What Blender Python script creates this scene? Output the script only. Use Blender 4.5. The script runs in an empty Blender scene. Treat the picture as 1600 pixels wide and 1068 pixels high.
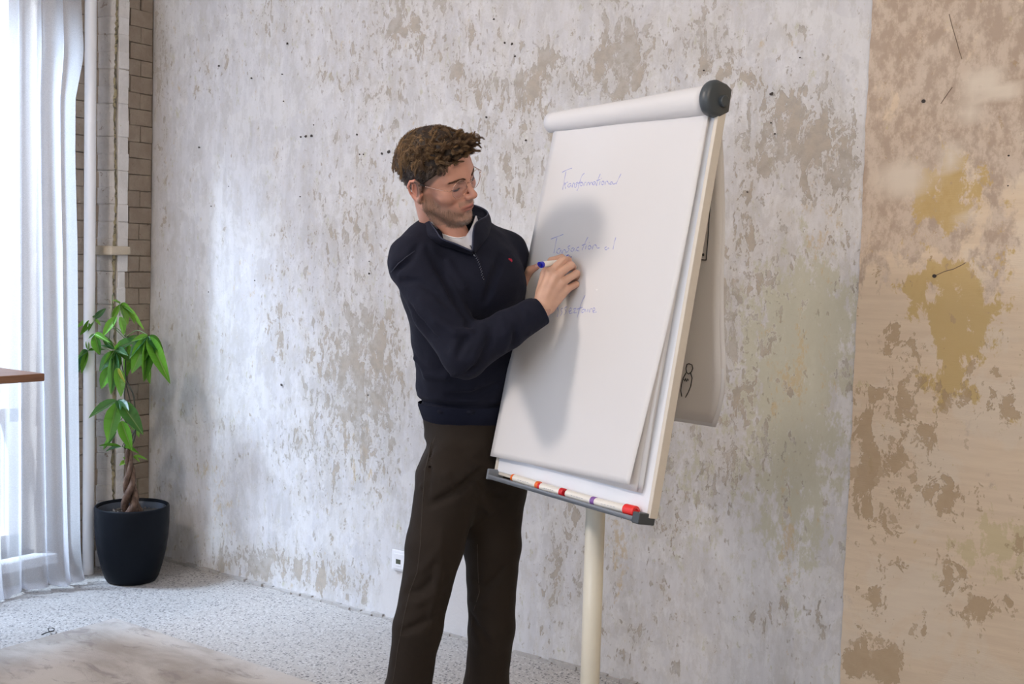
import bpy, bmesh, math, random
import numpy as np
from mathutils import Vector, Matrix

random.seed(7)
rng = np.random.default_rng(7)
sc = bpy.context.scene
COL = sc.collection

# ------------------------------------------------------------------ camera
FOC = 1800.0                                  # focal length in pixels of the 1600 px wide frame
_dn = np.array([9.0 - 800, 28250 - 534, FOC]); _dn /= np.linalg.norm(_dn)
_up = -_dn
_x = -1722.0 - 800; _y = -(_x * _up[0] + FOC * _up[2]) / _up[1]
_mX = np.array([_x, _y, FOC]); _mX /= np.linalg.norm(_mX)
R = np.stack([-_mX, np.cross(_up, -_mX), _up])   # world <- camera (right, down, forward)
CAM = np.array([4.70522469, -3.54580178, 1.47])


def ray(px, py):
    return R @ (np.array([px - 800, py - 534, FOC]) / FOC)


def at(px, py, d):
    """point of the room seen at a pixel of the photograph, d metres in front of the lens"""
    return CAM + ray(px, py) * d


def on_y(px, py, y=0.0):
    r = ray(px, py); return CAM + r * (y - CAM[1]) / r[1]


def on_x(px, py, x=0.0):
    r = ray(px, py); return CAM + r * (x - CAM[0]) / r[0]


def on_z(px, py, z=0.0):
    r = ray(px, py); return CAM + r * (z - CAM[2]) / r[2]


def proj(P):
    v = (np.asarray(P, float) - CAM) @ R
    return np.stack([800 + FOC * v[..., 0] / v[..., 2], 534 + FOC * v[..., 1] / v[..., 2], v[..., 2]], -1)


cam_d = bpy.data.cameras.new('camera'); cam = bpy.data.objects.new('camera', cam_d); COL.objects.link(cam)
cam_d.sensor_width = 36.0; cam_d.lens = FOC * 36.0 / 1600.0
M = Matrix(((R[0][0], -R[0][1], -R[0][2], CAM[0]), (R[1][0], -R[1][1], -R[1][2], CAM[1]),
            (R[2][0], -R[2][1], -R[2][2], CAM[2]), (0, 0, 0, 1)))
cam.matrix_world = M
cam_d.clip_start = 0.05
sc.camera = cam

# ------------------------------------------------------------------ world, lights, exposure
sc.view_settings.view_transform = 'Standard'; sc.view_settings.look = 'None'
sc.view_settings.gamma = 1.0; sc.view_settings.use_curve_mapping = False
sc.view_settings.exposure = 0.0
w = bpy.data.worlds.new('daylight'); sc.world = w; w.use_nodes = True
w.node_tree.nodes['Background'].inputs[0].default_value = (0.74, 0.82, 1.0, 1)
w.node_tree.nodes['Background'].inputs[1].default_value = 0.88


def area_light(name, loc, target, sx, sy, power, color, spread=math.pi):
    l = bpy.data.lights.new(name, 'AREA'); l.shape = 'RECTANGLE'; l.size = sx; l.size_y = sy
    l.energy = power; l.color = color; l.spread = spread
    o = bpy.data.objects.new(name, l); COL.objects.link(o); o.location = loc
    o.rotation_euler = (Vector(target) - Vector(loc)).to_track_quat('-Z', 'Y').to_euler()
    return o


# daylight in the window: low broad sky, and the brighter high sky that the window head cuts off on the plaster
portal = area_light('window_portal', (-0.36, -1.95, 1.6), (0.9, -1.95, 1.6), 3.0, 2.8, 10, (1, 1, 1))
portal.data.cycles.is_portal = True
area_light('high_sky', (-2.9, -3.7, 6.5), (0.5, -0.2, 1.0), 1.3, 1.3, 2900, (0.62, 0.78, 1.0))
# warm studio lamp up in the left front of the room: casts the writer's shadow on the paper
area_light('studio_lamp', (1.35, -3.15, 3.0), (3.0, -0.9, 1.2), 0.40, 0.40, 43, (1.0, 0.87, 0.78))
# ceiling lamps in the front right of the room
area_light('ceiling_lamp_front', (5.6, -3.4, 3.3), (4.1, 0.0, 0.7), 2.4, 1.0, 86, (1.0, 0.86, 0.73))
# added cool fill, unseen behind the camera, before the front wall opening
area_light('cool_front_fill', (2.6, -6.6, 1.9), (2.3, 0, 1.0), 3.0, 1.8, 75, (0.74, 0.83, 1.0))

# ------------------------------------------------------------------ helpers
def V(*a): return Vector(a)


def link(name, me, mat=None, parent=None, smooth=False):
    o = bpy.data.objects.new(name, me); COL.objects.link(o)
    if mat is not None:
        for m in (mat if isinstance(mat, (list, tuple)) else [mat]): me.materials.append(m)
    if parent is not None: o.parent = parent
    if smooth: me.polygons.foreach_set('use_smooth', [True] * len(me.polygons))
    return o


def empty(name, loc, label, cat, group=None):
    o = bpy.data.objects.new(name, None); COL.objects.link(o); o.location = loc
    o.empty_display_size = 0.05
    return tag(o, label, cat, group)


def tag(o, label, cat, group=None):
    o['label'] = label; o['category'] = cat
    if group: o['group'] = group
    return o


def keep(o, root):
    """parent a mesh built in room coordinates to a thing's empty"""
    o.parent = root
    o.matrix_parent_inverse = Matrix.Translation(root.location).inverted() if root.parent is None else Matrix()
    return o


def mesh_np(name, v, f):
    v = np.asarray(v, np.float32); me = bpy.data.meshes.new(name)
    f = [tuple(int(i) for i in q) for q in f] if not isinstance(f, np.ndarray) else f
    if isinstance(f, np.ndarray):
        n, k = f.shape
        me.vertices.add(len(v)); me.vertices.foreach_set('co', v.ravel())
        me.loops.add(n * k); me.loops.foreach_set('vertex_index', f.ravel().astype(np.int32))
        me.polygons.add(n); me.polygons.foreach_set('loop_start', np.arange(0, n * k, k, dtype=np.int32))
        me.polygons.foreach_set('loop_total', np.full(n, k, np.int32))
        me.update(calc_edges=True)
    else:
        me.from_pydata([tuple(map(float, p)) for p in v], [], f); me.update()
    return me


def color_attr(me, name, cols):
    a = me.color_attributes.new(name, 'FLOAT_COLOR', 'POINT')
    c = np.ones((len(me.vertices), 4), np.float32); c[:, :cols.shape[1]] = cols
    a.data.foreach_set('color', c.ravel())


class MB:
    """collects simple solids into one mesh"""
    def __init__(s): s.v = []; s.f = []

    def add(s, v, f):
        b = len(s.v); s.v += [tuple(map(float, p)) for p in v]; s.f += [tuple(i + b for i in q) for q in f]; return s

    def box(s, lo, hi):
        x0, y0, z0 = lo; x1, y1, z1 = hi
        return s.add([(x0, y0, z0), (x1, y0, z0), (x1, y1, z0), (x0, y1, z0), (x0, y0, z1), (x1, y0, z1), (x1, y1, z1), (x0, y1, z1)],
                     [(0, 3, 2, 1), (4, 5, 6, 7), (0, 1, 5, 4), (1, 2, 6, 5), (2, 3, 7, 6), (3, 0, 4, 7)])

    def hexa(s, p):   # 8 points: bottom ring 4 (ccw seen from top), top ring 4
        return s.add(p, [(0, 3, 2, 1), (4, 5, 6, 7), (0, 1, 5, 4), (1, 2, 6, 5), (2, 3, 7, 6), (3, 0, 4, 7)])

    def tube(s, pts, r, n=10, cap=True):
        pts = [np.asarray(p, float) for p in pts]
        rs = r if hasattr(r, '__len__') else [r] * len(pts)
        b = len(s.v); prev = None
        for i, p in enumerate(pts):
            t = pts[min(i + 1, len(pts) - 1)] - pts[max(i - 1, 0)]; t /= (np.linalg.norm(t) + 1e-9)
            if prev is None:
                a = np.array([0, 0, 1.]) if abs(t[2]) < .9 else np.array([1., 0, 0])
                e = np.cross(t, a)
            else: e = prev - t * (prev @ t)
            e /= np.linalg.norm(e) + 1e-9; prev = e; g = np.cross(t, e)
            for k in range(n):
                a = 2 * math.pi * k / n
                s.v.append(tuple(p + rs[i] * (math.cos(a) * e + math.sin(a) * g)))
        m = len(pts)
        for i in range(m - 1):
            for k in range(n):
                k2 = (k + 1) % n
                s.f.append((b + i * n + k, b + i * n + k2, b + (i + 1) * n + k2, b + (i + 1) * n + k))
        if cap:
            s.f.append(tuple(b + k for k in range(n))[::-1]); s.f.append(tuple(b + (m - 1) * n + k for k in range(n)))
        return s

    def lathe(s, prof, c=(0, 0, 0), n=48, ax=None):
        """profile of (radius, height) turned round an axis (3 vectors x,y,axis)"""
        ex, ey, ez = ax if ax is not None else (np.array([1., 0, 0]), np.array([0, 1., 0]), np.array([0, 0, 1.]))
        b = len(s.v); c = np.asarray(c, float)
        for (r, h) in prof:
            for k in range(n):
                a = 2 * math.pi * k / n
                s.v.append(tuple(c + ez * h + r * (math.cos(a) * ex + math.sin(a) * ey)))
        for i in range(len(prof) - 1):
            for k in range(n):
                k2 = (k + 1) % n
                s.f.append((b + i * n + k, b + i * n + k2, b + (i + 1) * n + k2, b + (i + 1) * n + k))
        return s

    def grid(s, fn, nu, nv):
        b = len(s.v)
        for i in range(nu + 1):
            for j in range(nv + 1): s.v.append(tuple(map(float, fn(i / nu, j / nv))))
        for i in range(nu):
            for j in range(nv):
                a = b + i * (nv + 1) + j; s.f.append((a, a + nv + 1, a + nv + 2, a + 1))
        return s

    def build(s, name, mat, parent=None, smooth=False, bevel=0, solid=0):
        me = bpy.data.meshes.new(name); me.from_pydata(s.v, [], s.f); me.update()
        o = link(name, me, mat, None, smooth)
        if parent is not None: keep(o, parent)
        if solid:
            m = o.modifiers.new('thickness', 'SOLIDIFY'); m.thickness = solid; m.offset = 0
        if bevel:
            m = o.modifiers.new('bevel', 'BEVEL'); m.width = bevel; m.segments = 2; m.limit_method = 'ANGLE'
        return o


def frame(z):
    z = np.asarray(z, float); z = z / np.linalg.norm(z)
    a = np.array([0, 0, 1.]) if abs(z[2]) < .9 else np.array([1., 0, 0])
    x = np.cross(a, z); x /= np.linalg.norm(x)
    return x, np.cross(z, x), z


# ------------------------------------------------------------------ node materials
class N:
    def __init__(s, name):
        s.m = bpy.data.materials.new(name); s.m.use_nodes = True; s.t = s.m.node_tree
        s.b = s.t.nodes['Principled BSDF']; s.out = s.t.nodes['Material Output']

    def n(s, kind, **kw):
        x = s.t.nodes.new(kind)
        for k, v in kw.items(): setattr(x, k, v)
        return x

    def l(s, a, b): s.t.links.new(a, b)

    def val(s, sock, v):
        if hasattr(v, 'links') or isinstance(v, bpy.types.NodeSocket): s.l(v, sock)
        else: sock.default_value = v

    def math(s, op, a, b=0.0, clamp=False):
        x = s.n('ShaderNodeMath', operation=op, use_clamp=clamp); s.val(x.inputs[0], a); s.val(x.inputs[1], b); return x.outputs[0]

    def coords(s, scale=(1, 1, 1), loc=(0, 0, 0), src='Object'):
        tc = s.n('ShaderNodeTexCoord'); mp = s.n('ShaderNodeMapping'); s.l(tc.outputs[src], mp.inputs[0])
        mp.inputs['Scale'].default_value = scale; mp.inputs['Location'].default_value = loc; return mp.outputs[0]

    def noise(s, vec, scale, detail=4, rough=.55, dist=0.0, lac=2.0):
        x = s.n('ShaderNodeTexNoise'); s.l(vec, x.inputs['Vector'])
        x.inputs['Scale'].default_value = scale; x.inputs['Detail'].default_value = detail
        x.inputs['Roughness'].default_value = rough; x.inputs['Distortion'].default_value = dist
        x.inputs['Lacunarity'].default_value = lac; return x.outputs[0]

    def voro(s, vec, scale, feature='F1', out='Distance', rand=1.0):
        x = s.n('ShaderNodeTexVoronoi', feature=feature); s.l(vec, x.inputs['Vector']); x.inputs['Scale'].default_value = scale
        x.inputs['Randomness'].default_value = rand; return x.outputs[out]

    def step(s, v, lo, hi, a=0.0, b=1.0):
        x = s.n('ShaderNodeMapRange', interpolation_type='SMOOTHSTEP'); s.val(x.inputs[0], v)
        for i, q in enumerate((lo, hi, a, b)): s.val(x.inputs[i + 1], q)
        return x.outputs[0]

    def mix(s, f, a, b, mode='MIX'):
        x = s.n('ShaderNodeMix', data_type='RGBA', blend_type=mode); s.val(x.inputs[0], f)
        for sk, v in ((x.inputs[6], a), (x.inputs[7], b)):
            if isinstance(v, tuple): sk.default_value = (*v[:3], 1)
            else: s.l(v, sk)
        return x.outputs[2]

    def attr(s, name):
        x = s.n('ShaderNodeVertexColor', layer_name=name); return x

    def bump(s, h, strength=.3, dist=.01, prev=None):
        x = s.n('ShaderNodeBump'); s.l(h, x.inputs['Height']); x.inputs['Strength'].default_value = strength
        x.inputs['Distance'].default_value = dist
        if prev is not None: s.l(prev, x.inputs['Normal'])
        return x.outputs[0]

    def fin(s, color=None, rough=None, normal=None, **kw):
        if color is not None:
            if isinstance(color, tuple): s.b.inputs['Base Color'].default_value = (*color[:3], 1)
            else: s.l(color, s.b.inputs['Base Color'])
        if rough is not None: s.val(s.b.inputs['Roughness'], rough)
        if normal is not None: s.l(normal, s.b.inputs['Normal'])
        for k, v in kw.items(): s.b.inputs[k.replace('_', ' ')].default_value = v
        return s.m


def plain(name, col, rough=.5, var=.06, scale=40, bump=.05, **kw):
    """one colour with a fine procedural mottling and relief"""
    n = N(name); c = n.coords(); a = n.noise(c, scale, 3)
    d = tuple(x * (1 - var) for x in col); e = tuple(min(1, x * (1 + var)) for x in col)
    return n.fin(n.mix(a, d, e), rough, n.bump(n.noise(c, scale * 4, 2), bump, .002) if bump else None, **kw)


def g2(px, py, cx, cy, rx, ry, rot=0.0):
    c, s_ = math.cos(rot), math.sin(rot); x = px - cx; y = py - cy
    u = (x * c + y * s_) / rx; v = (-x * s_ + y * c) / ry
    return np.exp(-.5 * (u * u + v * v))


# wall plaster: white paint flaking off older tan, green and ochre coats
n = N('flaking_white_plaster')
c = n.coords((1, 1, 1)); cs = n.coords((1.25, 1, .62)); cv = n.coords((6, 1, .6))
B = n.attr('bias'); sep = n.n('ShaderNodeSeparateColor'); n.l(B.outputs[0], sep.inputs[0]); bR, bG, bB = sep.outputs
T = n.attr('tint'); sept = n.n('ShaderNodeSeparateColor'); n.l(T.outputs[0], sept.inputs[0]); tWarm, tSmooth, tBrown = sept.outputs
nb = n.noise(c, 1.6, 3, .5)
base = n.mix(n.step(n.noise(cv, 2.2, 5, .6), .35, .68), (.64, .63, .635), (.56, .552, .56))
base = n.mix(n.math('MULTIPLY', n.step(n.noise(cs, 5.5, 8, .65), .50, .60), .55), base, (.50, .485, .47))
base = n.mix(n.math('MULTIPLY', n.step(n.noise(c, 3.3, 9, .6, .4), .52, .55), .5), base, (.69, .68, .67))
base = n.mix(n.math('MULTIPLY', n.step(n.noise(cs, 17, 9, .72, .3), .50, .57), .34), base, (.47, .455, .435))
base = n.mix(n.math('MULTIPLY', n.step(n.noise(n.coords((2.2, 1, .8), (9, 0, 4)), 11, 9, .75), .52, .60), .40), base, (.72, .715, .71))
# scraped thin paint: broad pale worn zones following the painted bias
n1 = n.noise(cs, 12.5, 10, .68, .35)
n2 = n.noise(cs, 27.0, 8, .62, .25)
n3 = n.noise(c, 46.0, 6, .6, .2)
bias = n.math('MULTIPLY', bR, .125)
m1 = n.math('MULTIPLY', n.step(n.math('ADD', n1, bias), .655, .675), .85)
m2 = n.math('MULTIPLY', n.step(n.math('ADD', n2, n.math('MULTIPLY', bR, .10)), .655, .68), .75)
m3 = n.math('MULTIPLY', n.step(n.math('ADD', n3, n.math('MULTIPLY', bR, .08)), .68, .70), .6)
wide = n.step(n.math('ADD', n1, n.math('MULTIPLY', bR, .17)), .54, .68)
flake = n.mix(n.step(n.noise(c, 4.1, 4), .42, .60), (.40, .335, .26), (.43, .40, .36))
flake = n.mix(n.step(n.noise(c, 30, 4), .40, .66), flake, (.33, .285, .23))
base = n.mix(n.math('MULTIPLY', wide, .38), base, (.50, .465, .41))
gm = n.math('MULTIPLY', n.step(n.math('ADD', n.noise(cs, 19, 9, .76), n.math('MULTIPLY', bG, .17)), .57, .66), .72)
base = n.mix(gm, base, (.47, .46, .33))
om = n.math('MULTIPLY', n.step(n.math('ADD', n.noise(cs, 18, 9, .76), n.math('MULTIPLY', bB, .19)), .60, .68), .65)
base = n.mix(om, base, (.52, .40, .22))
sm = n.math('SUBTRACT', 1.0, tSmooth)
mk = n.math('MULTIPLY', n.math('MAXIMUM', n.math('MAXIMUM', m1, m2), m3), sm)
col = n.mix(mk, base, flake)
col = n.mix(n.math('MULTIPLY', tBrown, .8), col, (.42, .36, .31))
col = n.mix(tSmooth, col, (.63, .61, .60))
rim = n.math('MULTIPLY', n.step(n.math('ADD', n1, bias), .63, .655), n.math('SUBTRACT', 1.0, m1))
col = n.mix(n.math('MULTIPLY', n.math('MULTIPLY', rim, .35), sm), col, (.74, .73, .71))
h = n.math('ADD', n.math('MULTIPLY', n.noise(c, 5, 8, .6), 1.0), n.math('MULTIPLY', mk, -.35))
h = n.math('ADD', h, n.math('MULTIPLY', n.noise(c, 90, 4, .6), .18))
M_PLASTER = n.fin(col, .82, n.bump(h, .55, .012))

# warmer bay on the right: cream size over brown, with ochre ghosts
n = N('warm_scraped_plaster')
c = n.coords((1, 1, 1)); cs = n.coords((1.2, 1, .75)); ch = n.coords((1.5, 1, 14))
B = n.attr('bias'); sep = n.n('ShaderNodeSeparateColor'); n.l(B.outputs[0], sep.inputs[0]); bR, bG, bB = sep.outputs
T = n.attr('tint'); sept = n.n('ShaderNodeSeparateColor'); n.l(T.outputs[0], sept.inputs[0]); tWarm, tSmooth, tBrown = sept.outputs
base = n.mix(n.step(n.noise(ch, 3, 5, .6), .35, .65), (.68, .55, .40), (.63, .50, .36))
base = n.mix(n.math('MULTIPLY', n.step(n.noise(c, 3, 9, .62, .4), .50, .56), .5), base, (.67, .58, .46))
bn = n.noise(cs, 9.5, 10, .68, .3)
brown = n.mix(n.step(n.noise(cs, 26, 8, .7), .40, .62), (.36, .27, .205), (.55, .45, .36))
m0 = n.step(n.math('ADD', bn, n.math('MULTIPLY', tBrown, .30)), .60, .72)
base = n.mix(n.math('MULTIPLY', m0, .8), base, brown)
om = n.step(n.math('ADD', n.noise(cs, 14, 10, .72, .2), n.math('MULTIPLY', bB, .20)), .64, .71)
base = n.mix(n.math('MULTIPLY', om, .85), base, (.50, .35, .13))
om2 = n.step(n.math('ADD', n.noise(cs, 17, 9, .70, .2), n.math('MULTIPLY', bG, .20)), .63, .70)
base = n.mix(n.math('MULTIPLY', om2, .6), base, (.50, .42, .22))
n1 = n.noise(n.coords((1.2, 1, .8), (3, 0, 7)), 13.0, 10, .70, .35); n2 = n.noise(n.coords((1.2, 1, .9), (5, 0, 2)), 24, 8, .65, .25)
m1 = n.step(n.math('ADD', n1, n.math('MULTIPLY', bR, .145)), .655, .675)
m2 = n.step(n.math('ADD', n2, n.math('MULTIPLY', bR, .10)), .665, .685)
mk = n.math('MAXIMUM', m1, n.math('MULTIPLY', m2, .8))
col = n.mix(n.math('MULTIPLY', mk, .80), base, n.mix(n.noise(c, 30, 5), (.36, .25, .14), (.46, .34, .21)))
col = n.mix(tSmooth, col, (.66, .57, .46))
h = n.math('ADD', n.noise(c, 6, 8, .6), n.math('MULTIPLY', mk, -.3)); h = n.math('ADD', h, n.math('MULTIPLY', n.noise(ch, 20, 3), .12))
M_WARM = n.fin(col, .85, n.bump(h, .5, .010))

# terrazzo
n = N('speckled_terrazzo')
c = n.coords(); cw_ = n.n('ShaderNodeVectorMath', operation='ADD'); n.l(c, cw_.inputs[0])
nn = n.n('ShaderNodeTexNoise'); n.l(c, nn.inputs['Vector']); nn.inputs['Scale'].default_value = 60
sc_ = n.n('ShaderNodeVectorMath', operation='SCALE'); n.l(nn.outputs['Color'], sc_.inputs[0]); sc_.inputs['Scale'].default_value = .006
n.l(sc_.outputs[0], cw_.inputs[1]); cc = cw_.outputs[0]
base = n.mix(n.noise(c, 1.5, 5), (.40, .38, .36), (.48, .455, .43))
cellc = n.n('ShaderNodeTexVoronoi'); n.l(cc, cellc.inputs['Vector']); cellc.inputs['Scale'].default_value = 105
hs = n.n('ShaderNodeSeparateColor'); n.l(cellc.outputs['Color'], hs.inputs[0])
gray = n.step(hs.outputs[0], 0, 1, .0, 1)
base = n.mix(n.math('MULTIPLY', n.step(cellc.outputs['Distance'], .62, .35), .55), base, n.mix(gray, (.40, .375, .35), (.72, .71, .69)))
dk = n.math('MULTIPLY', n.step(hs.outputs[1], .76, .79), n.step(cellc.outputs['Distance'], .52, .40))
base = n.mix(n.math('MULTIPLY', dk, .9), base, (.09, .085, .09))
c2 = n.n('ShaderNodeTexVoronoi'); n.l(cc, c2.inputs['Vector']); c2.inputs['Scale'].default_value = 210
h2 = n.n('ShaderNodeSeparateColor'); n.l(c2.outputs['Color'], h2.inputs[0])
dk2 = n.math('MULTIPLY', n.step(h2.outputs[2], .80, .84), n.step(c2.outputs['Distance'], .5, .38))
base = n.mix(n.math('MULTIPLY', dk2, .8), base, (.14, .13, .125))
base = n.mix(n.math('MULTIPLY', n.step(n.noise(c, .9, 6, .6), .45, .62), .16), base, (.45, .43, .41))
M_FLOOR = n.fin(base, n.step(n.noise(c, 3, 4), .3, .7, .48, .62), n.bump(n.noise(c, 120, 2), .05, .001))

M_WHITE = plain('white_painted_metal', (.80, .80, .79), .35, .03)
M_CEIL = plain('painted_ceiling', (.66, .65, .64), .9, .03, 6)
M_SIDEWALL = plain('plain_plaster', (.55, .53, .50), .9, .05, 4)

# painted brick
def brick_mat(name, a, b, dirt, thr):
    n = N(name); c = n.coords(); oi = n.n('ShaderNodeObjectInfo')
    base = n.mix(n.step(n.noise(c, 9, 7, .65), .38, .62), a, b)
    base = n.mix(n.math('MULTIPLY', oi.outputs['Random'], .25), base, dirt)
    base = n.mix(n.step(n.noise(c, 24, 8, .7, .5), thr, thr + .05), base, dirt)
    base = n.mix(n.math('MULTIPLY', n.step(n.noise(c, 13, 6, .7), .70, .72), .7), base, (.42, .36, .15))
    return n.fin(base, .85, n.bump(n.noise(c, 28, 8, .7), .9, .012))


M_BRICK_TAN = brick_mat('tan_limewashed_brick', (.43, .36, .285), (.37, .30, .235), (.26, .20, .155), .62)
M_BRICK_PALE = brick_mat('pale_limewashed_brick', (.66, .63, .60), (.56, .53, .50), (.33, .27, .22), .60)
M_BRICK_WHITE = brick_mat('white_limewashed_brick', (.74, .72, .70), (.68, .66, .64), (.42, .38, .33), .68)
M_MORTAR = plain('crumbling_mortar', (.40, .335, .265), .95, .2, 30, .5)


# ------------------------------------------------------------------ room shell
def struct(o):
    o['kind'] = 'structure'; return o


RX, RY, RZ = 8.6, -7.2, 3.45
struct(MB().box((-.3, RY - .2, -.12), (RX + .2, .2, 0)).build('floor', M_FLOOR))
struct(MB().box((-.3, RY - .2, RZ), (RX + .2, .2, RZ + .15)).build('ceiling', M_CEIL))
struct(MB().box((RX, RY, 0), (RX + .2, 0, RZ)).build('wall_right', M_SIDEWALL))
# front wall (behind the camera) with its own window opening
wf = MB(); wf.box((-.3, RY - .2, 0), (1.0, RY, RZ)); wf.box((4.2, RY - .2, 0), (RX + .2, RY, RZ))
wf.box((1.0, RY - .2, 0), (4.2, RY, .8)); wf.box((1.0, RY - .2, 3.0), (4.2, RY, RZ))
struct(wf.build('wall_front', M_SIDEWALL))

# gaussians laid out over the wall: (centre px, py, radius x, y, weight, channel, rotation)
SPOTS = [  # r flake density, g green ghost, b ochre ghost
    (1245, 640, 55, 130, 1.0, 'g', 0), (1205, 600, 60, 110, .55, 'g', 0), (1290, 470, 40, 60, .7, 'g', 0), (1240, 500, 70, 50, .5, 'g', 0),
    (1250, 800, 35, 70, .5, 'g', 0), (1100, 820, 60, 60, .3, 'g', 0), (1060, 720, 40, 40, .5, 'g', 0),
    (1240, 590, 30, 60, .7, 'b', 0), (1285, 360, 30, 60, .5, 'b', 0), (1230, 840, 12, 50, .9, 'b', 0), (965, 850, 12, 60, .8, 'b', 0),
    (880, 720, 30, 60, .2, 'b', 0), (560, 700, 20, 60, .55, 'b', 0), (340, 780, 22, 60, .45, 'b', 0), (395, 440, 25, 40, .3, 'b', 0),
    (1275, 195, 45, 60, .9, 'r', 0), (1230, 190, 22, 40, .8, 'r', 0), (1170, 200, 25, 60, .75, 'r', 0), (1275, 240, 40, 25, .9, 'r', .3),
    (1310, 280, 30, 50, .6, 'r', 0), (1195, 270, 20, 40, .6, 'r', .4), (1130, 60, 30, 60, .7, 'r', 0), (1050, 90, 50, 35, .7, 'r', -.2),
    (960, 110, 40, 40, .85, 'r', 0), (975, 40, 20, 70, .9, 'r', 0), (900, 120, 50, 30, .5, 'r', 0), (850, 110, 20, 40, .6, 'r', 0),
    (740, 130, 40, 40, .6, 'r', 0), (700, 30, 60, 60, .4, 'r', 0), (640, 60, 30, 60, .45, 'r', 0), (585, 110, 30, 60, .45, 'r', 0),
    (540, 110, 40, 40, .35, 'r', 0), (620, 20, 30, 30, .5, 'r', 0), (435, 20, 40, 40, .3, 'r', 0), (500, 40, 40, 60, .25, 'r', 0),
    (420, 30, 20, 30, .3, 'r', 0), (325, 100, 25, 40, .4, 'r', 0), (820, 180, 30, 80, .55, 'r', 0), (790, 260, 40, 60, .5, 'r', 0),
    (570, 350, 40, 60, .45, 'r', 0), (440, 400, 18, 60, .5, 'r', 0), (510, 380, 40, 50, .35, 'r', 0), (540, 260, 40, 60, .25, 'r', 0),
    (435, 520, 15, 50, .7, 'r', 0), (350, 540, 15, 40, .4, 'r', 0), (540, 560, 30, 80, .65, 'r', 0), (580, 590, 40, 60, .7, 'r', 0),
    (595, 680, 25, 60, .65, 'r', 0), (540, 680, 30, 50, .5, 'r', 0), (480, 720, 30, 50, .45, 'r', 0), (440, 690, 20, 30, .4, 'r', 0),
    (590, 540, 40, 60, .6, 'r', 0), (490, 560, 20, 60, .4, 'r', 0), (550, 780, 50, 40, .3, 'r', 0), (430, 880, 60, 20, .7, 'r', .25),
    (530, 905, 70, 22, .9, 'r', .27), (350, 880, 40, 20, .7, 'r', .2), (420, 870, 15, 25, .6, 'r', 0), (320, 680, 25, 40, .3, 'r', 0),
    (255, 240, 12, 60, .5, 'r', 0), (250, 50, 10, 60, .8, 'r', 0), (250, 120, 8, 40, .6, 'r', 0), (248, 720, 14, 60, .3, 'r', 0),
    (600, 300, 30, 60, .25, 'r', 0), (880, 870, 40, 50, .35, 'r', 0), (870, 940, 40, 50, .4, 'r', 0), (1010, 900, 60, 50, .3, 'r', 0),
    (1000, 1010, 80, 40, .4, 'r', 0), (1060, 600, 30, 60, .35, 'r', 0), (1130, 480, 30, 60, .6, 'r', 0), (1150, 380, 30, 50, .4, 'r', 0),
    (1160, 560, 30, 70, .5, 'r', 0), (1190, 700, 60, 60, .45, 'r', 0), (1220, 960, 80, 40, .35, 'r', 0), (1140, 680, 40, 60, .4, 'r', 0),
    (1040, 800, 25, 50, .6, 'r', 0), (1100, 760, 40, 50, .4, 'r', 0), (900, 830, 40, 40, .35, 'r', 0),
    (1210, 420, 60, 50, .5, 'r', 0), (1330, 590, 14, 25, 1.2, 'r', 0), (1330, 380, 14, 90, .4, 'r', 0),
    # tint channels: s smooth patch, n brown worn film
    (680, 930, 62, 45, 1.5, 's', 0), (300, 260, 50, 70, .3, 's', 0), (860, 60, 40, 40, .35, 's', 0), (1000, 60, 40, 20, .2, 's', 0),
    (1330, 900, 20, 60, .15, 'n', 0), (247, 330, 12, 120, .2, 'n', 0), (245, 100, 9, 100, .35, 'n', 0),
    (1110, 20, 60, 40, .12, 'n', 0), (870, 20, 200, 60, .10, 'n', 0)]
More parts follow.
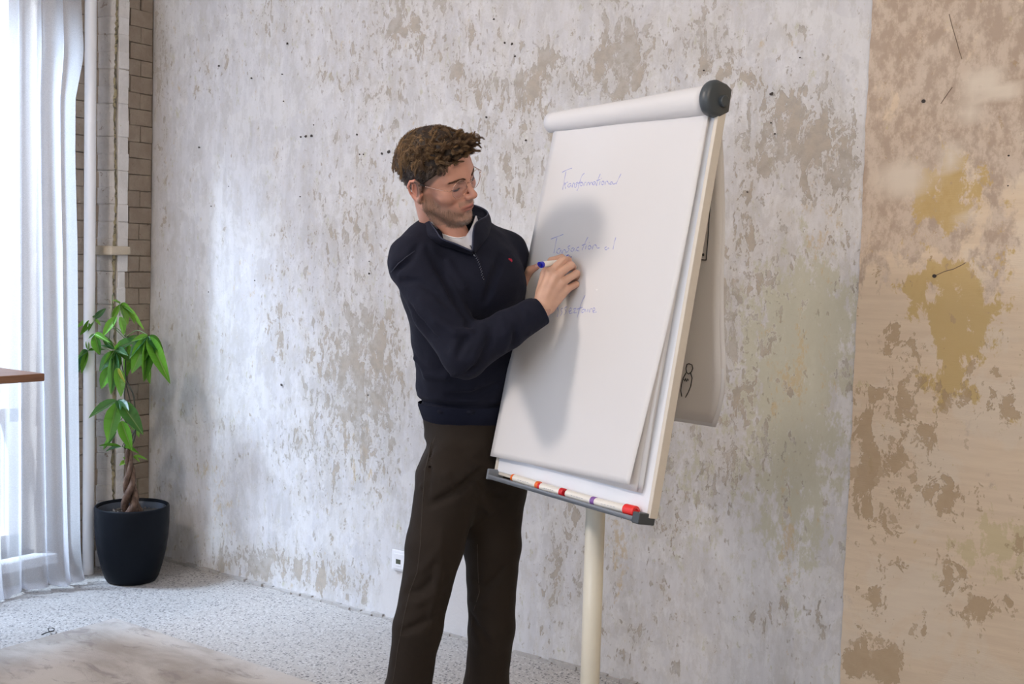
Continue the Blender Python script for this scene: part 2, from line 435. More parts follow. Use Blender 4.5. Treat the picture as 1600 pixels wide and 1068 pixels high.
SPOTS_W = [
    (1400, 120, 50, 150, .9, 'n', 0), (1480, 60, 110, 70, .85, 'n', 0), (1560, 130, 60, 100, .7, 'n', 0), (1380, 220, 30, 120, .8, 'n', 0),
    (1420, 210, 50, 50, .6, 'n', 0), (1480, 170, 70, 60, .6, 'n', 0), (1570, 185, 40, 50, .6, 'n', 0), (1440, 350, 60, 30, .55, 'n', 0),
    (1520, 250, 40, 40, .4, 'n', 0), (1350, 380, 10, 60, .6, 'n', 0), (1500, 400, 60, 40, .4, 'n', 0), (1560, 400, 40, 60, .3, 'n', 0),
    (1470, 310, 30, 45, 1.1, 'b', .6), (1500, 280, 40, 35, .8, 'b', 0), (1500, 480, 55, 45, 1.25, 'b', 0), (1500, 540, 28, 60, 1.1, 'b', 0), (1440, 435, 40, 12, 1.0, 'b', -.4),
    (1460, 600, 20, 20, .9, 'b', 0), (1580, 380, 12, 40, .8, 'b', 0), (1530, 620, 40, 30, .4, 'b', 0), (1570, 840, 35, 35, .8, 'g', 0), (1500, 860, 35, 25, .7, 'g', 0),
    (1345, 730, 12, 50, .6, 'g', 0), (1595, 870, 20, 50, .6, 'g', 0),
    (1355, 680, 25, 60, 1.0, 'r', 0), (1405, 700, 18, 50, .9, 'r', 0), (1440, 680, 25, 40, .8, 'r', 0), (1360, 740, 25, 20, .9, 'r', 0),
    (1480, 770, 30, 30, .9, 'r', .6), (1365, 800, 30, 22, .9, 'r', .3), (1387, 833, 12, 15, 1.2, 'r', 0), (1380, 1030, 30, 28, 1.5, 'r', 0), (1350, 1025, 22, 25, 1.4, 'r', 0),
    (1540, 945, 26, 24, 1.5, 'r', 0), (1445, 975, 30, 20, 1.0, 'r', 0), (1360, 925, 20, 12, .9, 'r', 0), (1362, 935, 8, 22, 1.0, 'r', 0),
    (1560, 620, 30, 45, .75, 'r', 0), (1480, 610, 40, 40, .6, 'r', 0), (1430, 580, 30, 50, .5, 'r', 0), (1590, 850, 15, 20, 1.0, 'r', 0),
    (1495, 905, 20, 20, .7, 'r', 0), (1380, 890, 15, 25, .9, 'r', 0), (1390, 540, 40, 40, .3, 'r', 0), (1490, 840, 18, 40, .8, 'r', 0),
    (1410, 280, 38, 28, .9, 's', 0), (1540, 130, 25, 22, 1.0, 's', 0), (1505, 180, 16, 18, .8, 's', 0), (1490, 245, 14, 18, .9, 's', 0), (1500, 340, 12, 12, .6, 's', 0),
    (1580, 145, 12, 9, .9, 's', 0), (1510, 690, 50, 50, .45, 's', 0), (1560, 340, 40, 50, .4, 's', 0)]


def paint_wall(me, spots, base_r=0.0):
    v = np.empty(len(me.vertices) * 3, np.float32); me.vertices.foreach_get('co', v); v = v.reshape(-1, 3).astype(float)
    q = proj(v); px, py = q[:, 0], q[:, 1]
    ch = {k: np.zeros(len(v)) for k in 'rgbwsn'}
    for (cx, cy, rx, ry, a, k, ro) in spots: ch[k] += a * g2(px, py, cx, cy, rx, ry, ro)
    out = ((px < -40) | (px > 1640) | (py < -40) | (py > 1110))
    ch['r'][out] += .25
    color_attr(me, 'bias', np.clip(np.stack([ch['r'] + base_r, ch['g'], ch['b']], 1), 0, 1.6))
    s_ = ch['s']; s_ = np.clip((s_ - .35) / .35, 0, 1) if True else s_
    color_attr(me, 'tint', np.clip(np.stack([ch['w'], s_, ch['n']], 1), 0, 1))


# main wall, y = 0, a little uneven like old plaster
XS = 3.4915


def wall_pt(u, v, x0, x1, y):
    x = x0 + (x1 - x0) * u; z = RZ * v
    return (x, y - .004 * math.sin(x * 2.3 + 1) * math.sin(z * 1.9) , z)


mb = MB(); mb.grid(lambda u, v: wall_pt(u, v, 0, XS + .02, 0), 120, 100)
mb.box((-.3, .012, 0), (RX + .2, .2, RZ))
wall_back = struct(mb.build('wall_back', M_PLASTER, smooth=False)); paint_wall(wall_back.data, SPOTS, .14)
wall_back.data.polygons.foreach_set('use_smooth', [True] * len(wall_back.data.polygons))
# warmer plaster bay, standing 18 mm proud with a ragged edge
mb = MB()


def bay(u, v):
    z = RZ * v; e = XS + .0012 * math.sin(z * 9) + .001 * math.sin(z * 31 + 1) + .001 * math.sin(z * 77)
    if u == 0: return (e, 0.0, z)
    u = (u - .01) / .99
    return (e + .004 + (RX - e) * max(u, 0), -.016 if u > 0 else -.012, z)


mb.grid(bay, 100, 150)
bayo = mb.build('plaster_bay', M_WARM, wall_back, smooth=False); paint_wall(bayo.data, SPOTS_W, .05)
bayo['label'] = 'warm beige plaster bay with ochre and brown scraped patches'

# nail holes and plug holes in the plaster
mb = MB()
for (px, py, r) in [(449, 68, 4), (342, 103, 4), (441, 116, 2.5), (393, 122, 3), (490, 195, 2), (470, 214, 3), (478, 213, 4), (487, 212, 5), (558, 210, 3.5),
                    (608, 237, 5), (597, 240, 3.5), (562, 241, 2), (568, 241, 2), (311, 230, 3), (330, 322, 2), (469, 307, 2), (357, 291, 1.5), (398, 438, 2),
                    (326, 456, 2), (440, 601, 4), (577, 408, 2), (577, 427, 3), (772, 30, 3), (800, 69, 3.5), (789, 67, 3), (805, 88, 2.5), (1206, 147, 4.5),
                    (1205, 192, 2), (1211, 209, 2), (1100, 110, 2), (822, 219, 3), (760, 183, 3), (1250, 90, 2), (443, 158, 2), (575, 617, 2), (1168, 300, 2)]:
    p = on_y(px, py, -.003); k = 9; rr = r * .0014
    ring = [(p[0] + rr * (1 + random.uniform(-.3, .3)) * math.cos(2 * math.pi * i / k) * 1.2, -.0048, p[2] + rr * (1 + random.uniform(-.3, .3)) * math.sin(2 * math.pi * i / k)) for i in range(k)]
    mb.add(ring + [(p[0], .004, p[2])], [(i, (i + 1) % k, k) for i in range(k)] + [tuple(range(k))])
for (px, py, r) in [(1443, 158, 4), (1576, 243, 2), (1575, 290, 1.5), (1460, 431, 4), (1340, 230, 1)]:
    p = on_y(px, py, -.017); k = 9; rr = r * .0014
    mb.add([(p[0] + rr * 1.2 * math.cos(2 * math.pi * i / k), -.0175, p[2] + rr * math.sin(2 * math.pi * i / k)) for i in range(k)], [tuple(range(k))])
o = mb.build('nail_hole', plain('dark_hole', (.05, .04, .035), .95), wall_back); o['kind'] = 'stuff'
# hairline cracks on the warm bay
mb = MB()
for pts in ([(1462, 430), (1475, 424), (1490, 420), (1502, 414), (1509, 410)], [(1483, 22), (1487, 38), (1494, 62), (1499, 80), (1503, 92)], [(1470, 162), (1478, 150), (1488, 136)]):
    mb.tube([on_y(a, b, -.0165) for a, b in pts], .0011, 5)
o = mb.build('crack', plain('crack_brown', (.20, .15, .11), .95), wall_back); o['kind'] = 'stuff'  # cracks laid as thin dark brown tubes
# ridge of plaster where floor meets wall
mb = MB()
for i in range(70):
    x = i * .06 + random.uniform(-.01, .01); 
    mb.box((x, -.012 - random.random() * .012, 0), (x + .062, .0, .006 + random.random() * .010))
struct(mb.build('baseboard_back', plain('plaster_crumbs', (.42, .40, .38), .95, .2, 60)))

# ---- left wall with the window; brickwork between window and corner
WY0, WY1, WZ0, WZ1 = -3.4, -.58, .12, 3.05      # window opening
mb = MB(); mb.box((-.35, RY, 0), (-.012, WY0, RZ)); mb.box((-.35, WY1, 0), (-.012, .2, RZ))
mb.box((-.35, WY0, 0), (-.012, WY1, WZ0)); mb.box((-.35, WY0, WZ1), (-.012, WY1, RZ))
wall_left = struct(mb.build('wall_left', M_MORTAR))


def rough_box(lo, hi, amp):
    b = MB(); b.box(lo, hi)
    b.v = [tuple(c + random.uniform(-amp, amp) for c in p) for p in b.v]
    return b


CH = .0775; M_CORE = plain('pale_chase_core', (.50, .46, .41), .95, .15, 30, .4)
MB().add([(-.02, -.30, 0), (.088, -.259, 0), (.094, -.254, 0), (.094, -.218, 0), (-.02, -.218, 0), (-.02, -.30, RZ), (.088, -.259, RZ), (.094, -.254, RZ), (.094, -.218, RZ), (-.02, -.218, RZ)], [(0, 1, 6, 5), (1, 2, 7, 6), (2, 3, 8, 7), (3, 4, 9, 8)]).build('chase', M_CORE, wall_left)
nc = int(RZ / CH)
for i in range(nc):
    z0 = i * CH + .001; z1 = z0 + CH - .002
    cuts = [0.0, -.13, -.25, -.37, -.49, -.61] if i % 2 else [0.0, -.07, -.19, -.31, -.43, -.61]
    for a, b in zip(cuts[:-1], cuts[1:]):
        q = rough_box((-.02, b + .004, z0), (.0 + random.uniform(-.003, .004), a + .001, z1), .0020).build('brick', M_BRICK_TAN, wall_left, bevel=.004)
# rough lime-washed chase standing in front of the brick wall
for i in range(nc):
    z0 = i * CH + .001 + random.uniform(-.003, .003); z1 = z0 + CH + .002; j = lambda: random.uniform(-.0035, .0035)
    ax, ay = .0, -.305; bx, by = .10, -.262; ex, ey = .10, -.204
    m1x, m1y = ax + (bx - ax) * .86 + j(), ay + (by - ay) * .86 + j()
    narrow = -.012 if z0 < 1.36 else 0
    pa = [(ax - .02, ay + j(), z0), (m1x, m1y, z0), (m1x - .01, -.24, z0), (-.02, -.24, z0)]
    q = MB().hexa(pa + [(p[0] + j() * .6, p[1] + j() * .6, z1) for p in pa]).build('brick', M_BRICK_PALE, wall_left, bevel=.006)
    pb = [(bx + j() * .7, by + .004 + j() * .5, z0), (ex + j() * .7, ey + narrow + j() * .5, z0), (.0, ey + narrow, z0), (m1x - .006, m1y + .016, z0)]
    q = MB().hexa(pb + [(p[0] + j() * .5, p[1] + j() * .5, z1) for p in pb]).build('brick', M_BRICK_WHITE, wall_left, bevel=.004)
mb = MB(); pts = []; rs = []
for i in range(260):
    z = i * RZ / 259; pts.append((.0885 + random.uniform(-.002, .002), -.268 + random.uniform(-.003, .003) + .004 * math.sin(z * 8), z)); rs.append(.0035 + .004 * max(0, math.sin(z * 5.3) * math.sin(z * 13 + 1)) + random.uniform(0, .0025))
mb.tube(pts, rs, 6); q = mb.build('corner_crack', brick_mat('olive_brown_crack', (.20, .17, .10), (.40, .34, .20), (.10, .09, .06), .50), wall_left)  # irregular dark olive-brown tube along the crack
q['label'] = 'ragged dark crack running up the brick chase'
q = rough_box((.0, -.318, 1.475), (.128, -.205, 1.512), .004).build('ledge', plain('tan_cement', (.50, .43, .33), .9, .12, 30, .4), wall_left, bevel=.008)
q['label'] = 'small cement ledge on the rough brick chase'

win = struct(MB().box((-.3, WY0 - .05, WZ0 - .045), (.07, WY1 + .04, WZ0)).build('window_1', M_WHITE, bevel=.006))
mb = MB(); F = .07
for (y0, y1, z0, z1) in [(WY0, WY1, WZ0, WZ0 + F), (WY0, WY1, WZ1 - F, WZ1), (WY0, WY0 + F, WZ0, WZ1), (WY1 - F, WY1, WZ0, WZ1), (-1.98, -1.90, WZ0, WZ1), (WY0, WY1, .70, .77)]:
    mb.box((-.22, y0, z0), (-.15, y1, z1))
keep(mb.build('window_frame', M_WHITE, bevel=.005), win)
n = N('window_glass'); gl = n.n('ShaderNodeBsdfGlass'); gl.inputs['IOR'].default_value = 1.02; gl.inputs['Roughness'].default_value = 0
tr = n.n('ShaderNodeBsdfTransparent'); mx = n.n('ShaderNodeMixShader'); mx.inputs[0].default_value = .1
n.l(tr.outputs[0], mx.inputs[1]); n.l(gl.outputs[0], mx.inputs[2]); n.l(mx.outputs[0], n.out.inputs[0]); M_GLASS = n.m
for (y0, y1) in ((WY0 + F, -1.98), (-1.90, WY1 - F)):
    for (z0, z1) in ((WZ0 + F, .70), (.77, WZ1 - F)):
        keep(MB().box((-.187, y0, z0), (-.183, y1, z1)).build('pane', M_GLASS), win)
# white riser pipe
c0 = np.array([.085, -.397]); mb = MB(); mb.lathe([(.0255, 0), (.0255, RZ)], (c0[0], c0[1], 0), 24)
pipe = tag(mb.build('heating_pipe', plain('glossy_pipe_paint', (.80, .81, .83), .3, .02), smooth=True),
           'slim white vertical heating pipe between sheer curtain and brick chase', 'pipe')

# ---- sheer curtain
n = N('sheer_white_voile'); c = n.coords((1, 1, 1))
weave = n.noise(n.coords((900, 900, 300)), 1, 1)
d = n.n('ShaderNodeBsdfDiffuse'); t = n.n('ShaderNodeBsdfTranslucent'); tp = n.n('ShaderNodeBsdfTransparent')
d.inputs[0].default_value = (.84, .84, .86, 1); t.inputs[0].default_value = (.86, .87, .90, 1); tp.inputs[0].default_value = (.95, .96, 1, 1)
m1 = n.n('ShaderNodeMixShader'); m1.inputs[0].default_value = .55; n.l(d.outputs[0], m1.inputs[1]); n.l(t.outputs[0], m1.inputs[2])
m2 = n.n('ShaderNodeMixShader'); n.l(n.step(weave, .3, .7, .34, .50), m2.inputs[0]); n.l(m1.outputs[0], m2.inputs[1]); n.l(tp.outputs[0], m2.inputs[2])
n.l(m2.outputs[0], n.out.inputs[0]); M_VOILE = n.m


def curtain(u, v):   # u 0 = right edge by the pipe, v 0 = floor
    z = v * 3.40
    edge = np.interp(z, [0, .12, .8, 1.2, 1.5, 1.9, 2.15, 2.35, 2.60, 3.4], [-.515, -.515, -.515, -.515, -.515, -.525, -.523, -.480, -.495, -.52])
    s = u * 2.75
    yy = -.515 - s + (edge + .515) * math.exp(-s / .10)
    amp = (.010 + .015 * (1 - v) ** 2 + .004 * math.sin(s * 7)) * min(1, .35 + s * 6)
    ph = s * (2 * math.pi / .098) + 1.3 * math.sin(s * 7.1) + .25 * math.sin(z * 1.1 + s * 4) + .5 * (1 - v) * math.sin(s * 11)
    x = .135 + amp * math.sin(ph) + .35 * amp * math.sin(ph * 2.3 + 1 + z * .4) + .035 * (1 - v) ** 3 * (1 + math.sin(s * 17))
    yy += .012 * math.cos(ph) * (1 + .8 * (1 - v))
    if z < .2: x += .05 * (1 - z / .2) ** 2 * (.5 + .5 * math.sin(ph * .9))
    return (x, yy, .004 + z * (1 if z > .2 else 1) + (.012 * math.sin(s * 13) + .014 if z == 0 else 0))


mb = MB(); mb.grid(curtain, 420, 60)
cur = tag(mb.build('sheer_curtain', M_VOILE, smooth=True), 'floor-length white sheer curtain hanging in soft folds in front of the window', 'curtain')
hem = MB(); hem.grid(lambda u, v: (lambda p: (p[0] + .0015, p[1], p[2]))(curtain(u, v * .012)), 420, 2)
keep(hem.build('hem', M_VOILE, None, smooth=True), cur)
rail = MB(); rail.box((.10, -3.4, RZ - .035), (.17, -.44, RZ - .001)); tag(rail.build('curtain_rail', M_WHITE), 'white curtain track fixed to the ceiling', 'curtain rail')

# ---- rug
n = N('distressed_rug'); c = n.coords((1, 1, 1)); cr = n.coords((1, 2.2, 1))
base = n.mix(n.step(n.noise(cr, 2.2, 8, .62, .5), .36, .66), (.37, .325, .285), (.54, .495, .45))
base = n.mix(n.math('MULTIPLY', n.step(n.noise(cr, 5, 9, .7, .8), .53, .64), .75), base, (.27, .235, .215))
base = n.mix(n.math('MULTIPLY', n.step(n.noise(n.coords((1, 1, 1), (4, 2, 0)), 3.5, 6, .6), .5, .7), .4), base, (.58, .55, .53))
base = n.mix(n.math('MULTIPLY', n.step(n.noise(n.coords((3, 14, 1), (1, 2, 0)), 2.5, 6, .7, .5), .66, .70), .5), base, (.17, .15, .14))
M_RUG = n.fin(base, .93, n.bump(n.noise(c, 260, 3), .5, .003))
ra = on_z(180, 968); mb = MB()
mb.box((ra[0], -4.1, 0.0005), (ra[0] + 2.9, ra[1], .009)); 
# trim the long side so that it runs as in the picture
rug = tag(mb.build('floor_rug', M_RUG, bevel=.003), 'thin faded grey-beige rug with brown clouding on the terrazzo floor', 'rug')
mb = MB(); mb.tube([on_z(x, y, .012) for x, y in ((65, 991), (72, 988), (77, 986.5), (84, 985), (85, 982), (82, 980.5), (75, 981.5), (77, 986.5))], .0022, 6)
tag(mb.build('cord_loop', plain('black_cord', (.03, .03, .035), .6)), 'tiny black cord loop lying at the far edge of the rug', 'cord')

# ---- bar-height table reaching in from the left
TC = at(70, 583, 4.0); TH = TC[2]
troot = empty('high_table', (TC[0] - .38, TC[1] - .72, 0), 'high wooden table whose brown top edge reaches in from the left', 'table')
n = N('brown_stained_wood'); c = n.coords((30, 1.5, 30)); a = n.noise(c, 3, 6, .6, .8)
M_WOOD = n.fin(n.mix(n.step(a, .3, .7), (.16, .072, .038), (.27, .135, .075)), .42, n.bump(a, .15, .002))
MB().box((TC[0] - .76, TC[1] - 1.5, TH - .027), (TC[0], TC[1], TH)).build('tabletop', M_WOOD, troot, bevel=.003)
M_BLACK_METAL = plain('black_powder_coat', (.025, .025, .028), .45)
for dy in (.52, 1.1):
    MB().box((TC[0] - .62, TC[1] - dy - .03, 0.02), (TC[0] - .56, TC[1] - dy + .03, TH - .027)).build('leg', M_BLACK_METAL, troot, bevel=.003)
    MB().box((TC[0] - .70, TC[1] - dy - .04, 0), (TC[0] - .30, TC[1] - dy + .04, 0.02)).build('foot', M_BLACK_METAL, troot, bevel=.003)

# ---- network outlet
oc = on_y(627, 875); oroot = empty('wall_outlet', (oc[0], -.004, oc[2] - .045), 'small square white network outlet low on the plaster wall', 'outlet')
M_PLASTIC = plain('white_plastic', (.78, .78, .80), .35, .02)
MB().box((oc[0] - .0425, -.012, oc[2] - .0425), (oc[0] + .0425, -.004, oc[2] + .0425)).build('cover_plate', M_PLASTIC, oroot, bevel=.003)
MB().box((oc[0] - .030, -.017, oc[2] - .034), (oc[0] + .030, -.012, oc[2] + .030)).build('insert', M_PLASTIC, oroot, bevel=.002)
MB().box((oc[0] - .014, -.0178, oc[2] - .012), (oc[0] + .011, -.0168, oc[2] + .007)).build('socket_hole', plain('dark_socket', (.07, .08, .05), .6), oroot)
MB().hexa([(oc[0] - .015, -.019, oc[2] - .020), (oc[0] + .013, -.019, oc[2] - .020), (oc[0] + .013, -.016, oc[2] - .020), (oc[0] - .015, -.016, oc[2] - .020),
           (oc[0] - .015, -.0175, oc[2] - .011), (oc[0] + .013, -.0175, oc[2] - .011), (oc[0] + .013, -.016, oc[2] - .011), (oc[0] - .015, -.016, oc[2] - .011)]).build('lip', M_PLASTIC, oroot)

# ================================================================== flip chart
BP = np.array([2.838, -1.002, .899]); _yw, _tl = math.radians(-18.917), math.radians(10.277)
BU = np.array([math.cos(_yw), math.sin(_yw), 0]); BH = np.array([math.sin(_yw), -math.cos(_yw), 0])   # BH: horizontal, towards the writer
BV = np.array([0, 0, 1]) * math.cos(_tl) - BH * math.sin(_tl); BN = np.cross(BU, BV)
BW = .638


def bp(u, v, w=0.0): return BP + BU * u + BV * v + BN * w


def on_board(px, py, w=0.0):
    r = ray(px, py); P0 = BP + BN * w; s = ((P0 - CAM) @ BN) / (r @ BN); q = CAM + r * s
    return (q - P0) @ BU, (q - P0) @ BV


chart = empty('flip_chart', (*(bp(BW / 2, 0) - BH * .105)[:2], 0), 'white flip chart easel on a single pole with handwritten sheets, in front of the man', 'flip chart')
M_PAPER_C = (.83, .82, .82)


def paper_mat(name, col, tl=.18):
    n = N(name); c = n.coords(); n.fin(n.mix(n.noise(c, 14, 2), tuple(x * .985 for x in col), col), .75)
    t = n.n('ShaderNodeBsdfTranslucent'); t.inputs[0].default_value = (*col, 1)
    mx = n.n('ShaderNodeMixShader'); mx.inputs[0].default_value = tl
    n.l(n.b.outputs[0], mx.inputs[1]); n.l(t.outputs[0], mx.inputs[2]); n.l(mx.outputs[0], n.out.inputs[0]); return n.m


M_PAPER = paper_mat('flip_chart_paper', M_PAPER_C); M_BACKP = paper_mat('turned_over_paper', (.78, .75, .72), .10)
M_BOARDFACE = plain('enamel_board_face', (.82, .84, .88), .25, .01)
M_EDGE = plain('cream_board_edge', (.66, .61, .53), .5, .04)
M_DARK = plain('dark_grey_plastic', (.055, .065, .072), .42, .05)
M_GREYP = plain('grey_tray_plastic', (.20, .22, .25), .4, .05)
M_POLE = plain('cream_powder_coat', (.74, .71, .60), .32, .03)


def slab(u0, u1, v0, v1, w0, w1, mb=None):
    mb = mb or MB()
    return mb.hexa([bp(u0, v0, w0), bp(u1, v0, w0), bp(u1, v1, w0), bp(u0, v1, w0), bp(u0, v0, w1), bp(u1, v0, w1), bp(u1, v1, w1), bp(u0, v1, w1)])


slab(0.004, BW - .004, 0.0, 1.0, -.020, -.006).build('board', M_EDGE, chart, bevel=.002)
slab(0.012, BW - .012, .01, .99, -.006, -.0035).build('writing_surface', M_BOARDFACE, chart)
fr = MB()
slab(0, .012, 0, 1.0, -.026, -.001, fr); slab(BW - .012, BW, 0, 1.0, -.026, -.001, fr); slab(0.012, BW - .012, .988, 1.0, -.026, -.001, fr)
fr.build('board_frame', M_EDGE, chart, bevel=.0015)
# tray and its end caps
tr_ = MB(); slab(0.010, BW - .026, -.014, -.006, -.022, .027, tr_); slab(0.010, BW - .026, -.014, -.002, .0235, .027, tr_)
tr_.build('pen_tray', M_GREYP, chart, bevel=.0015)
slab(BW - .028, BW - .004, -.017, .010, -.024, .029).build('tray_end_cap', M_DARK, chart, bevel=.003)['label'] = 'black tray end cap'
slab(.008, .016, -.016, .014, -.024, .029).build('tray_end_cap', M_GREYP, chart, bevel=.003)
# clamp bar and end caps of the clamp
cb = MB(); cb.lathe([(0, -.0), (.016, 0), (.016, BW - .05), (0, BW - .05)], bp(.025, .985, .012), 24, (BN, BV, BU)); cb.build('clamp_bar', M_DARK, chart, smooth=True)


def cap_profile(k, n=22):     # D shape in (w, v): flat to the board, round to the front and over the top
    a = math.pi * (k / (n - 1)); return None


def d_cap(u0, u1, name, sgn):
    prof = []
    for k in range(25):
        a = -math.pi / 2 + math.pi * k / 24
        prof.append((.012 + .036 * math.cos(a), .994 + .043 * math.sin(a)))
    prof += [(-.012, 1.036), (-.032, 1.028), (-.034, .972), (-.006, .952)]
    rows = []
    steps = [(u0, .80), (u0 + .006, .96), (u0 + .012, 1.0), (u1 - .010, 1.0), (u1 - .003, .93), (u1, .80)]
    cw, cv = .0, .992
    mb = MB(); npf = len(prof)
    for (u, s_) in steps:
        for (w_, v_) in prof: mb.v.append(tuple(bp(u, cv + (v_ - cv) * s_, cw + (w_ - cw) * s_)))
    for i in range(len(steps) - 1):
        for k in range(npf):
            k2 = (k + 1) % npf; mb.f.append((i * npf + k, (i + 1) * npf + k, (i + 1) * npf + k2, i * npf + k2))
    mb.f.append(tuple(range(npf))); mb.f.append(tuple(range((len(steps) - 1) * npf, len(steps) * npf))[::-1])
    o = mb.build(name, M_DARK, chart, smooth=True)
    return o


cap = d_cap(BW - .030, BW + .004, 'clamp_end_cap', 1)
kb = MB(); kb.lathe([(0, .010), (.012, .010), (.014, .008), (.014, -.002), (0, -.002)], bp(BW + .004, .990, -.004), 20, (BN, BV, BU))
kb.build('clamp_knob', M_DARK, chart, smooth=False, bevel=.001)


# underlying pad: three sheets, each a little bowed
def sheet(u0t, u1t, u0b, u1b, vt, vb, fn, name, nu=24, nv=48, mat=None, parent=chart, solid=.0004):
    def f(a, b):      # a across, b down
        v = vt + (vb - vt) * b
        l, r = u0t + (u0b - u0t) * b, u1t + (u1b - u1t) * b
        return bp(l + (r - l) * a, v, fn(a, b))
    mb = MB(); mb.grid(f, nu, nv)
    return mb.build(name, mat or M_PAPER, parent, smooth=True, solid=solid)


sheet(.012, .615, .010, .600, .985, .052, lambda a, b: .0015 + .004 * math.sin(math.pi * min(1, b * 1.1)) * a, 'pad_sheet')
sheet(.010, .612, .004, .604, .985, .060, lambda a, b: .004 + .012 * b * math.sin(math.pi * b) * (a ** 3) + .010 * max(0, .18 - a) * math.sin(math.pi * b), 'pad_sheet')
sheet(.008, .607, -.004, .588, .985, .052, lambda a, b: .0055 + .012 * (b ** 1.2) * math.sin(math.pi * b) * (a ** 3) + .05 * max(0, .12 - a) * math.sin(math.pi * min(1, b * 1.25)) ** 2, 'pad_sheet')


# front sheet with the writing: fitted to its four seen corners
def W3(a, b):
    return .010 + .022 * (b ** 2) * (a ** 3) + .010 * max(0, .2 - a) * b + .003 * math.sin(b * 7 + a * 2) * b


FT0 = on_board(869, 190, .011); FT1 = on_board(1112, 148, .011); FB0 = on_board(766, 712, W3(0, 1)); FB1 = on_board(983, 757, W3(1, 1))


def front_uv(a, b):
    bow = -.007 * math.sin(math.pi * b) * (1 - a) + .010 * math.sin(math.pi * b) * a
    u = (FT0[0] * (1 - b) + FB0[0] * b) * (1 - a) + (FT1[0] * (1 - b) + FB1[0] * b) * a + bow
    v = (FT0[1] * (1 - b) + FB0[1] * b) * (1 - a) + (FT1[1] * (1 - b) + FB1[1] * b) * a
    return u, v


mb = MB(); mb.grid(lambda a, b: bp(*front_uv(a, b), W3(a, b)), 30, 60)
front = mb.build('written_sheet', M_PAPER, chart, smooth=True, solid=.0004); front['label'] = 'front paper sheet with three handwritten blue words'


def paper_w(u, v):
    b = min(1, max(0, (FT0[1] - v) / (FT0[1] - FB0[1]))); a = min(1, max(0, (u - front_uv(0, b)[0]) / (front_uv(1, b)[0] - front_uv(0, b)[0])))
    return W3(a, b)


M_INK = plain('faint_blue_marker_ink', (.36, .38, .70), .6, .1); M_INK2 = plain('fresh_blue_marker_ink', (.05, .06, .50), .5, .1)


def ink(strokes, mat, name, width=.0011, parent=front, ox=850, oy=240, s=3.813):
    mb = MB()
    for st in strokes:
        pts = []
        for (x, y) in st:
            px, py = ox + x / s, oy + y / s
            u, v = on_board(px, py, .012); wv = paper_w(u, v); u, v = on_board(px, py, wv); pts.append((u, v))
        # smooth with Catmull-Rom
        P = [np.array(p) for p in pts]; P = [P[0]] + P + [P[-1]]; out = []
        for i in range(1, len(P) - 2):
            for t in (0, .33, .66):
                a, b, c, d = P[i - 1], P[i], P[i + 1], P[i + 2]
                out.append(.5 * ((2 * b) + (-a + c) * t + (2 * a - 5 * b + 4 * c - d) * t * t + (-a + 3 * b - 3 * c + d) * t ** 3))
        out.append(P[-2])
        L = []
        for i, p in enumerate(out):
            d = out[min(i + 1, len(out) - 1)] - out[max(i - 1, 0)]; d = d / (np.linalg.norm(d) + 1e-9); nn = np.array([-d[1], d[0]])
            k = width * (.75 + .35 * math.sin(i * 1.3))
            for sg in (-1, 1):
                q = p + nn * k * sg; L.append(bp(q[0], q[1], paper_w(*q) + .0007))
        mb.add(L, [(2 * i, 2 * i + 2, 2 * i + 3, 2 * i + 1) for i in range(len(out) - 1)])
    o = mb.build(name, mat); o.parent = parent; o['kind'] = 'stuff'; return o


T1 = [[(108, 112), (135, 98), (168, 86)], [(132, 106), (124, 150), (112, 215)],
      [(124, 172), (126, 190), (130, 208)], [(126, 185), (134, 172), (144, 170)],
      [(162, 178), (150, 180), (143, 192), (151, 201), (162, 186), (165, 200)], [(171, 201), (172, 180), (180, 176), (185, 199)],
      [(203, 170), (190, 178), (197, 188), (190, 201), (183, 197)], [(242, 116), (226, 134), (212, 175), (202, 213), (196, 220)], [(200, 178), (226, 168)],
      [(228, 170), (218, 180), (222, 192), (233, 182), (228, 170)], [(238, 192), (241, 174), (252, 170)],
      [(256, 191), (260, 173), (269, 172), (272, 188), (278, 173), (286, 171), (291, 186)], [(306, 166), (294, 170), (292, 182), (300, 187), (308, 169), (311, 187)],
      [(337, 120), (324, 152), (314, 192)], [(313, 162), (338, 153)], [(336, 164), (330, 188)], [(342, 146), (344, 148)],
      [(354, 162), (344, 172), (348, 185), (360, 177), (355, 162)], [(364, 186), (370, 167), (380, 165), (386, 181), (396, 178)],
      [(408, 168), (396, 171), (396, 182), (408, 179), (410, 169), (414, 182), (432, 174)], [(460, 120), (446, 148), (430, 182)]]
T2 = [[(42, 509), (80, 494), (116, 481)], [(78, 498), (70, 540), (60, 592)], [(98, 564), (82, 571), (77, 588), (92, 594), (102, 572), (106, 593)],
      [(110, 596), (115, 576), (126, 572), (131, 594)], [(158, 547), (142, 556), (151, 568), (144, 583), (133, 587)],
      [(178, 560), (164, 566), (162, 578), (172, 583), (182, 565), (187, 581)], [(210, 556), (197, 562), (196, 576), (212, 580)],
      [(263, 496), (246, 530), (228, 574)], [(226, 547), (252, 537)], [(253, 546), (247, 570)], [(271, 528), (273, 530)],
      [(274, 545), (264, 556), (269, 569), (282, 561), (275, 545)], [(288, 570), (296, 547), (310, 544), (318, 562), (332, 560)],
      [(374, 555), (362, 563), (372, 573), (384, 560), (388, 568)], [(429, 498), (420, 530), (412, 570)]]
